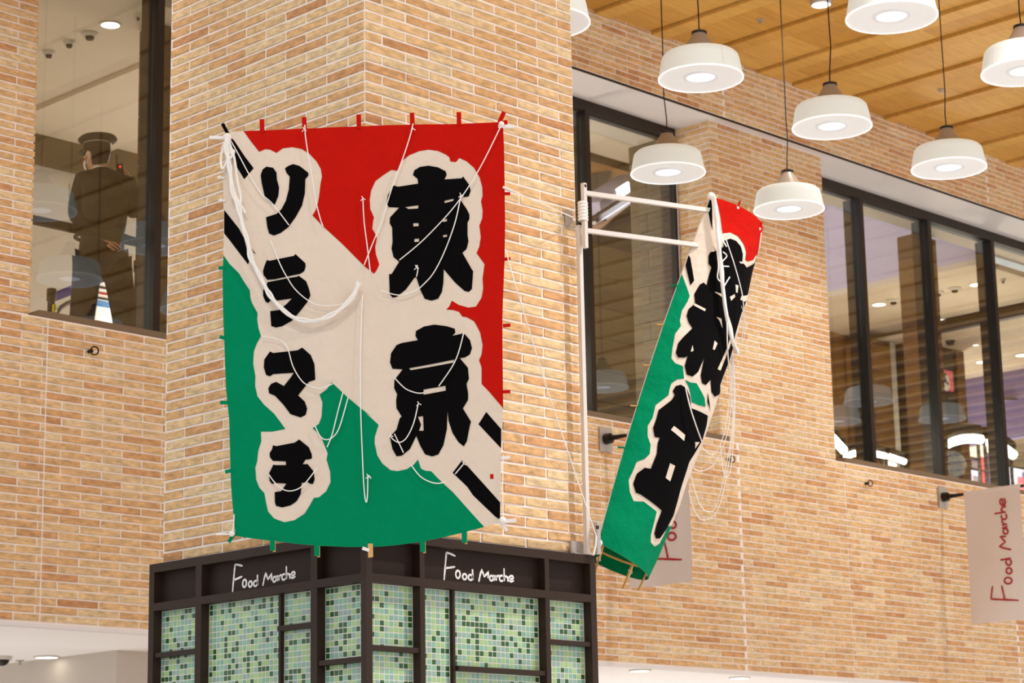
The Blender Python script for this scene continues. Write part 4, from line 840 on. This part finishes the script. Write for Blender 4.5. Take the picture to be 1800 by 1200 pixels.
for l in ([(1250, 352), (1254, 385), (1264, 420), (1272, 436)], [(1256, 440), (1258, 470), (1256, 490), (1262, 498)], [(1266, 445), (1272, 452), (1264, 462)], [(1264, 470), (1275, 470)], [(1266, 505), (1276, 488)], [(1270, 560), (1270, 610), (1276, 660)]):
    rope([(x, y, .03) for x, y in l], .0035, k2p, 'tassel_cord', k2)
rope([(1273, 423, .02), (1285, 470, .03), (1295, 520, .035), (1296, 560, .035), (1293, 595, .03)], .0028, k2p, 'string', k2)
rope([(1335, 408, .01), (1332, 430, .01), (1329, 448, .01)], .0028, k2p, 'string', k2)
rope([(1201, 680, .02), (1206, 715, .03), (1216, 750, .03), (1228, 776, .02)], .0035, k2p, 'string', k2)
DR = k2p(1287, 617, .04)
def free(x, y): return at_d(x, y, DR)
for l in ([(1287, 617), (1285, 660), (1288, 740), (1280, 800), (1262, 880), (1250, 899), (1232, 890), (1218, 850), (1208, 800)], [(1287, 617), (1290, 680), (1288, 760), (1278, 830), (1262, 895), (1238, 914), (1222, 900), (1210, 862)],
          [(1286, 617), (1283, 690), (1273, 760), (1258, 795), (1247, 797), (1236, 788), (1228, 778)], [(1287, 617), (1286, 700), (1276, 770), (1255, 815), (1232, 828), (1215, 820)], [(1288, 617), (1292, 700), (1286, 815), (1276, 838), (1270, 820), (1266, 780)]):
    rope(l, .0024, free, 'string', k2)
rope([(1296, 520), (1310, 560), (1306, 600), (1290, 618)], .0015, free, 'string', k2)
# ------------------------------------------------------------------ guard behind the left window, seen from behind
GA = math.radians(54); GF = Vector((math.cos(GA), math.sin(GA), 0)); GRt = Vector((math.sin(GA), -math.cos(GA), 0))
GP0 = at_y(178, 490, 12.52); GP0.z = ZF
gd = thing('person', GP0, 'guard in dark peaked cap and navy uniform seen from behind, one hand behind the back', 'person')
GM = Matrix((GRt, GF, Z_*1.035)).transposed().to_4x4(); GM.translation = GP0
def skin(name, V, E, Rr, m, parent, sub=2, root=0):
    me = bpy.data.meshes.new(name); me.from_pydata([GM @ Vector(v) for v in V], E, []); o = bpy.data.objects.new(name, me); C.objects.link(o)
    o.modifiers.new('s', 'SKIN').use_smooth_shade = True; sm = o.modifiers.new('d', 'SUBSURF'); sm.levels = sub; sm.render_levels = sub
    for i, r in enumerate(Rr):
        sv = me.skin_vertices[0].data[i]; sv.radius = r if isinstance(r, tuple) else (r, r); sv.use_root = (i == root)
    dg = bpy.context.evaluated_depsgraph_get(); dg.update(); m2 = bpy.data.meshes.new_from_object(o.evaluated_get(dg)); bpy.data.objects.remove(o)
    return m2
def joinmesh(name, mes, m, parent):
    bm = bmesh.new()
    for x in mes: bm.from_mesh(x)
    me = bpy.data.meshes.new(name); bm.to_mesh(me); bm.free(); me.transform(parent.matrix_world.inverted()); me.shade_smooth(); me.materials.clear(); me.materials.append(M_[m])
    return link(name, me, None, parent)
SH = 1.43
Lsh, Lel, Lwr = (-.145, 0, SH), (-.185, -.05, 1.17), (.0, -.165, 1.005)
Rsh, Rel, Rwr = (.165, .01, SH), (.222, .03, 1.20), (.165, .13, 1.46)
bodyV = [(0, 0, .93), (0, 0, 1.08), (0, 0, 1.27), (0, .005, 1.41), (-.003, .02, 1.49), (-.03, .035, 1.55), (-.055, .04, 1.62), (-.055, .035, 1.69),
         Lsh, Lel, Lwr, Rsh, Rel, Rwr, (-.085, 0, .86), (-.12, .02, .47), (-.145, -.02, .10), (.1, 0, .86), (.165, .02, .47), (.195, -.02, .10),
         (-.15, .12, .05), (.2, .12, .05)]
bodyE = [(0, 1), (1, 2), (2, 3), (3, 4), (4, 5), (5, 6), (6, 7), (3, 8), (8, 9), (9, 10), (3, 11), (11, 12), (12, 13), (0, 14), (14, 15), (15, 16), (0, 17), (17, 18), (18, 19), (16, 20), (19, 21)]
bodyR = [(.13, .10), (.12, .09), (.13, .09), (.07, .06), .05, .06, .08, .072, .04, .036, .027, .04, .036, .027, .08, .055, .04, .08, .055, .04, .035, .035]
parts = [skin('b', bodyV, bodyE, bodyR, 'skin', gd)]
def hand(w, d, up, curl, flip):
    """palm and five bent fingers from wrist w, pointing d, back of hand towards up"""
    w, d, up = Vector(w), Vector(d).normalized(), Vector(up).normalized(); sd = d.cross(up).normalized()*flip
    V = [w-d*.02, w+d*.03, w+d*.075]; E = [(0, 1), (1, 2)]; R_ = [(.024, .02), (.036, .016), (.038, .014)]; out = [skin('h', V, E, R_, 'skin', gd)]
    for k, L_ in enumerate((.066, .074, .07, .056)):
        b = w+d*.06+sd*(.03-.02*k); V = [b]; dd = d.copy()
        for j, f in enumerate((.5, .3, .2)):
            dd = (dd-up*curl*(.5+.4*j)).normalized(); V.append(V[-1]+dd*(L_*f*1.25))
        out.append(skin('f', V, [(0, 1), (1, 2), (2, 3)], [.0095, .0088, .008, .0068], 'skin', gd, 1))
    b = w+d*.02+sd*.028; td = (d*.7+sd*.7-up*curl*.5).normalized(); V = [b, b+td*.035, b+td*.035+(td-up*curl*.6+d*.4).normalized()*.03]
    out.append(skin('t', V, [(0, 1), (1, 2)], [.0115, .0105, .008], 'skin', gd, 1))
    return out
parts += hand(Lwr, (.8, -.1, -.5), (.1, -1, -.1), .35, -1)
parts += hand(Rwr, (-.3, .0, .95), (.5, -.8, .1), .8, 1)
HD = Vector((-.80, .58, -.12)).normalized(); HC = Vector((-.055, .04, 1.625)); HS = HD.cross(Z_).normalized()
fb = MB()
def hp(a, b, c): return GM @ (HC+HD*a+HS*b+Z_*c)
RM = (GM.to_3x3() @ Matrix((HD, HS, HS.cross(HD))).transposed())
fb.ball(hp(.02, 0, -.045), (.062, .055, .06), rot=RM); fb.ball(hp(.092, 0, -.03), (.018, .013, .022), 10, 7, RM); fb.ball(hp(.082, 0, -.07), (.012, .024, .008), 10, 6, RM)
for s in (-1, 1): fb.ball(hp(-.005, .076*s, -.02), (.022, .01, .034), 12, 8, RM); fb.ball(hp(.074, .028*s, -.002), (.012, .016, .009), 10, 6, RM)
me = fb.mesh('face'); parts.append(me)
joinmesh('body', parts, 'skin', gd)
eb = MB()
for s in (-1, 1): eb.ball(hp(.0815, .029*s, -.002), (.0065, .009, .005), 10, 6, RM); eb.ball(hp(.08, .03*s, .02), (.006, .018, .004), 10, 6, RM)
eb.build('eyes', 'hair', gd)
hb = MB(); rows = [(.075, .094), (.03, .098), (-.01, .096), (-.045, .088), (-.075, .076), (-.088, .066)]; nn = 20
for i_, (z_, r_) in enumerate(rows):
    for k_ in range(nn+1):
        lim = 1.25 if z_ > 0 else 1.75; an = lim+(2*PI-2*lim)*k_/nn
        hb.v.append(tuple(hp(r_*1.04*math.cos(an)-.004, r_*.93*math.sin(an), z_)))
hb.f = [(i_*(nn+1)+k_, i_*(nn+1)+k_+1, (i_+1)*(nn+1)+k_+1, (i_+1)*(nn+1)+k_) for i_ in range(len(rows)-1) for k_ in range(nn)]; hb.sm = True
hb.build('hair', 'hair', gd)
mk = MB(); mk.ball((0, 0, 0), 1, 24, 16); mk.f = [f for f in mk.f if (lambda p: p.dot(HD) > .42 and -.75 < p.z < .12)(sum((Vector(mk.v[i]) for i in f), Vector())/len(f))]
mk.v = [tuple(GM @ (HC+HD*(.018+v.dot(HD)*.076)+HS*(v.dot(HS)*.066)+Z_*(v.z*.07-.045))) for v in map(Vector, mk.v)]
mk.build('face_mask', 'mask', gd)
MB().tube([hp(.045, -.067, -.02), hp(.02, -.082, .0), hp(-.012, -.09, .0), hp(-.02, -.088, -.03), hp(.02, -.075, -.06), hp(.045, -.062, -.065)], .003, 5).build('mask_loop', 'mask', gd)
cb = MB(); CT = Matrix.Rotation(.10, 3, GM.to_3x3() @ HS)
def cap_pts(prof, tilt=0):
    b = MB(); b.lathe(prof, n=36); b.v = [tuple(hp(-.005, 0, .055)+CT @ (RM @ Vector((v[0]*1.06, v[1]*.98, 0))+Z_*v[2])) for v in b.v]; return b
cap_pts([(.088, -.012), (.090, .026), (.126, .044), (.132, .056), (.12, .072), (.07, .085), (.001, .088)]).build('cap', 'cap_navy', gd)
cap_pts([(.0925, .018), (.094, .026), (.0925, .030)]).build('cap_piping', 'silver', gd)
vb = MB(); n = 14
ptsi = [(.086*math.cos(a), .084*math.sin(a), -.008) for a in [(-1.1+2.2*i/n) for i in range(n+1)]]; ptso = [(.086*math.cos(a)+.052*math.cos(a*.8), .084*math.sin(a)*1.02, -.03) for a in [(-1.1+2.2*i/n) for i in range(n+1)]]
vv = [tuple(hp(-.005, 0, .055)+CT @ (RM @ Vector((p[0], p[1], 0))+Z_*(p[2]+dz))) for dz in (0, .004) for p in ptsi+ptso]; k = n+1
vb.add(vv, [(i, i+1, k+i+1, k+i) for i in range(n)]+[(2*k+i, 3*k+i, 3*k+i+1, 2*k+i+1) for i in range(n)]+[(k+i, k+i+1, 3*k+i+1, 3*k+i) for i in range(n)]); vb.build('cap_visor', 'cap_navy', gd)
jv = [(0, .0, .86), (0, 0, .96), (0, 0, 1.08), (0, 0, 1.26), (0, .0, 1.40), (-.02, .025, 1.515), (-.15, 0, 1.425), (-.19, -.045, 1.17), (.005, -.15, 1.012), (.17, .01, 1.42), (.228, .03, 1.20), (.168, .125, 1.445)]
jm = skin('j', jv, [(0, 1), (1, 2), (2, 3), (3, 4), (4, 5), (4, 6), (6, 7), (7, 8), (4, 9), (9, 10), (10, 11)], [(.19, .14), (.185, .135), (.165, .125), (.185, .135), (.15, .105), (.072, .068), .078, .064, .045, .078, .066, .045], 'navy', gd, 2, 3)
joinmesh('jacket', [jm], 'navy', gd)
MB().tube([GM @ Vector((.185*math.cos(a), .137*math.sin(a), 1.04)) for a in [i*2*PI/20 for i in range(21)]], .014, 6).build('jacket_belt', 'cap_navy', gd)
MB().bar(GM @ Vector((.012, -.139, .87)), GM @ Vector((.008, -.137, 1.38)), .004).build('back_seam', 'cap_navy', gd)
tm = skin('t', [(0, 0, .92), (-.095, 0, .84), (-.125, .02, .48), (-.15, -.01, .09), (.105, 0, .84), (.168, .02, .48), (.198, -.01, .09)], [(0, 1), (1, 2), (2, 3), (0, 4), (4, 5), (5, 6)], [(.15, .12), .115, .092, .085, .115, .092, .085], 'navy', gd)
joinmesh('trousers', [tm], 'navy', gd)
sb = MB()
for x in (-.15, .2): sb.ball(GM @ Vector((x, .07, .045)), (.055, .13, .05), rot=GM.to_3x3())
sb.build('shoes', 'black', gd)
cl = MB().lathe([(.06, 0), (.056, .035), (.05, .035)], n=24); cl.v = [tuple(GM @ Vector((v[0]-.026, v[1]+.03, v[2]+1.50))) for v in cl.v]; cl.build('shirt_collar', 'mask', gd)
pb = MB(); pts = [(0, .045), (.026, .038), (.026, -.01), (0, -.045), (-.026, -.01), (-.026, .038)]
pb.add([GM @ Vector((-.238+.004*abs(x)*10, -.02+x, 1.355+z)) for x, z in pts]+[GM @ Vector((-.228, -.02+x*1.2, 1.355+z*1.2)) for x, z in pts], [(5, 4, 3, 2, 1, 0)]+[(i, (i+1) % 6, 6+(i+1) % 6, 6+i) for i in range(6)]).build('shoulder_patch', 'silver', gd)
rd = thing('radio_handset', GM @ Vector((.13, .1, 1.55)), 'small dark radio handset with red light held up by the guard', 'radio')
MB().bar(GM @ Vector((.118, .09, 1.49)), GM @ Vector((.105, .09, 1.585)), .05, .032, up=GF).build('casing', 'cap_navy', rd)
MB().ball(GM @ Vector((.112, .07, 1.56)), .007).build('indicator', 'redled', rd); MB().tube([GM @ Vector((.09, .09, 1.58)), GM @ Vector((.082, .09, 1.65))], .005, 6).build('antenna', 'black', rd)
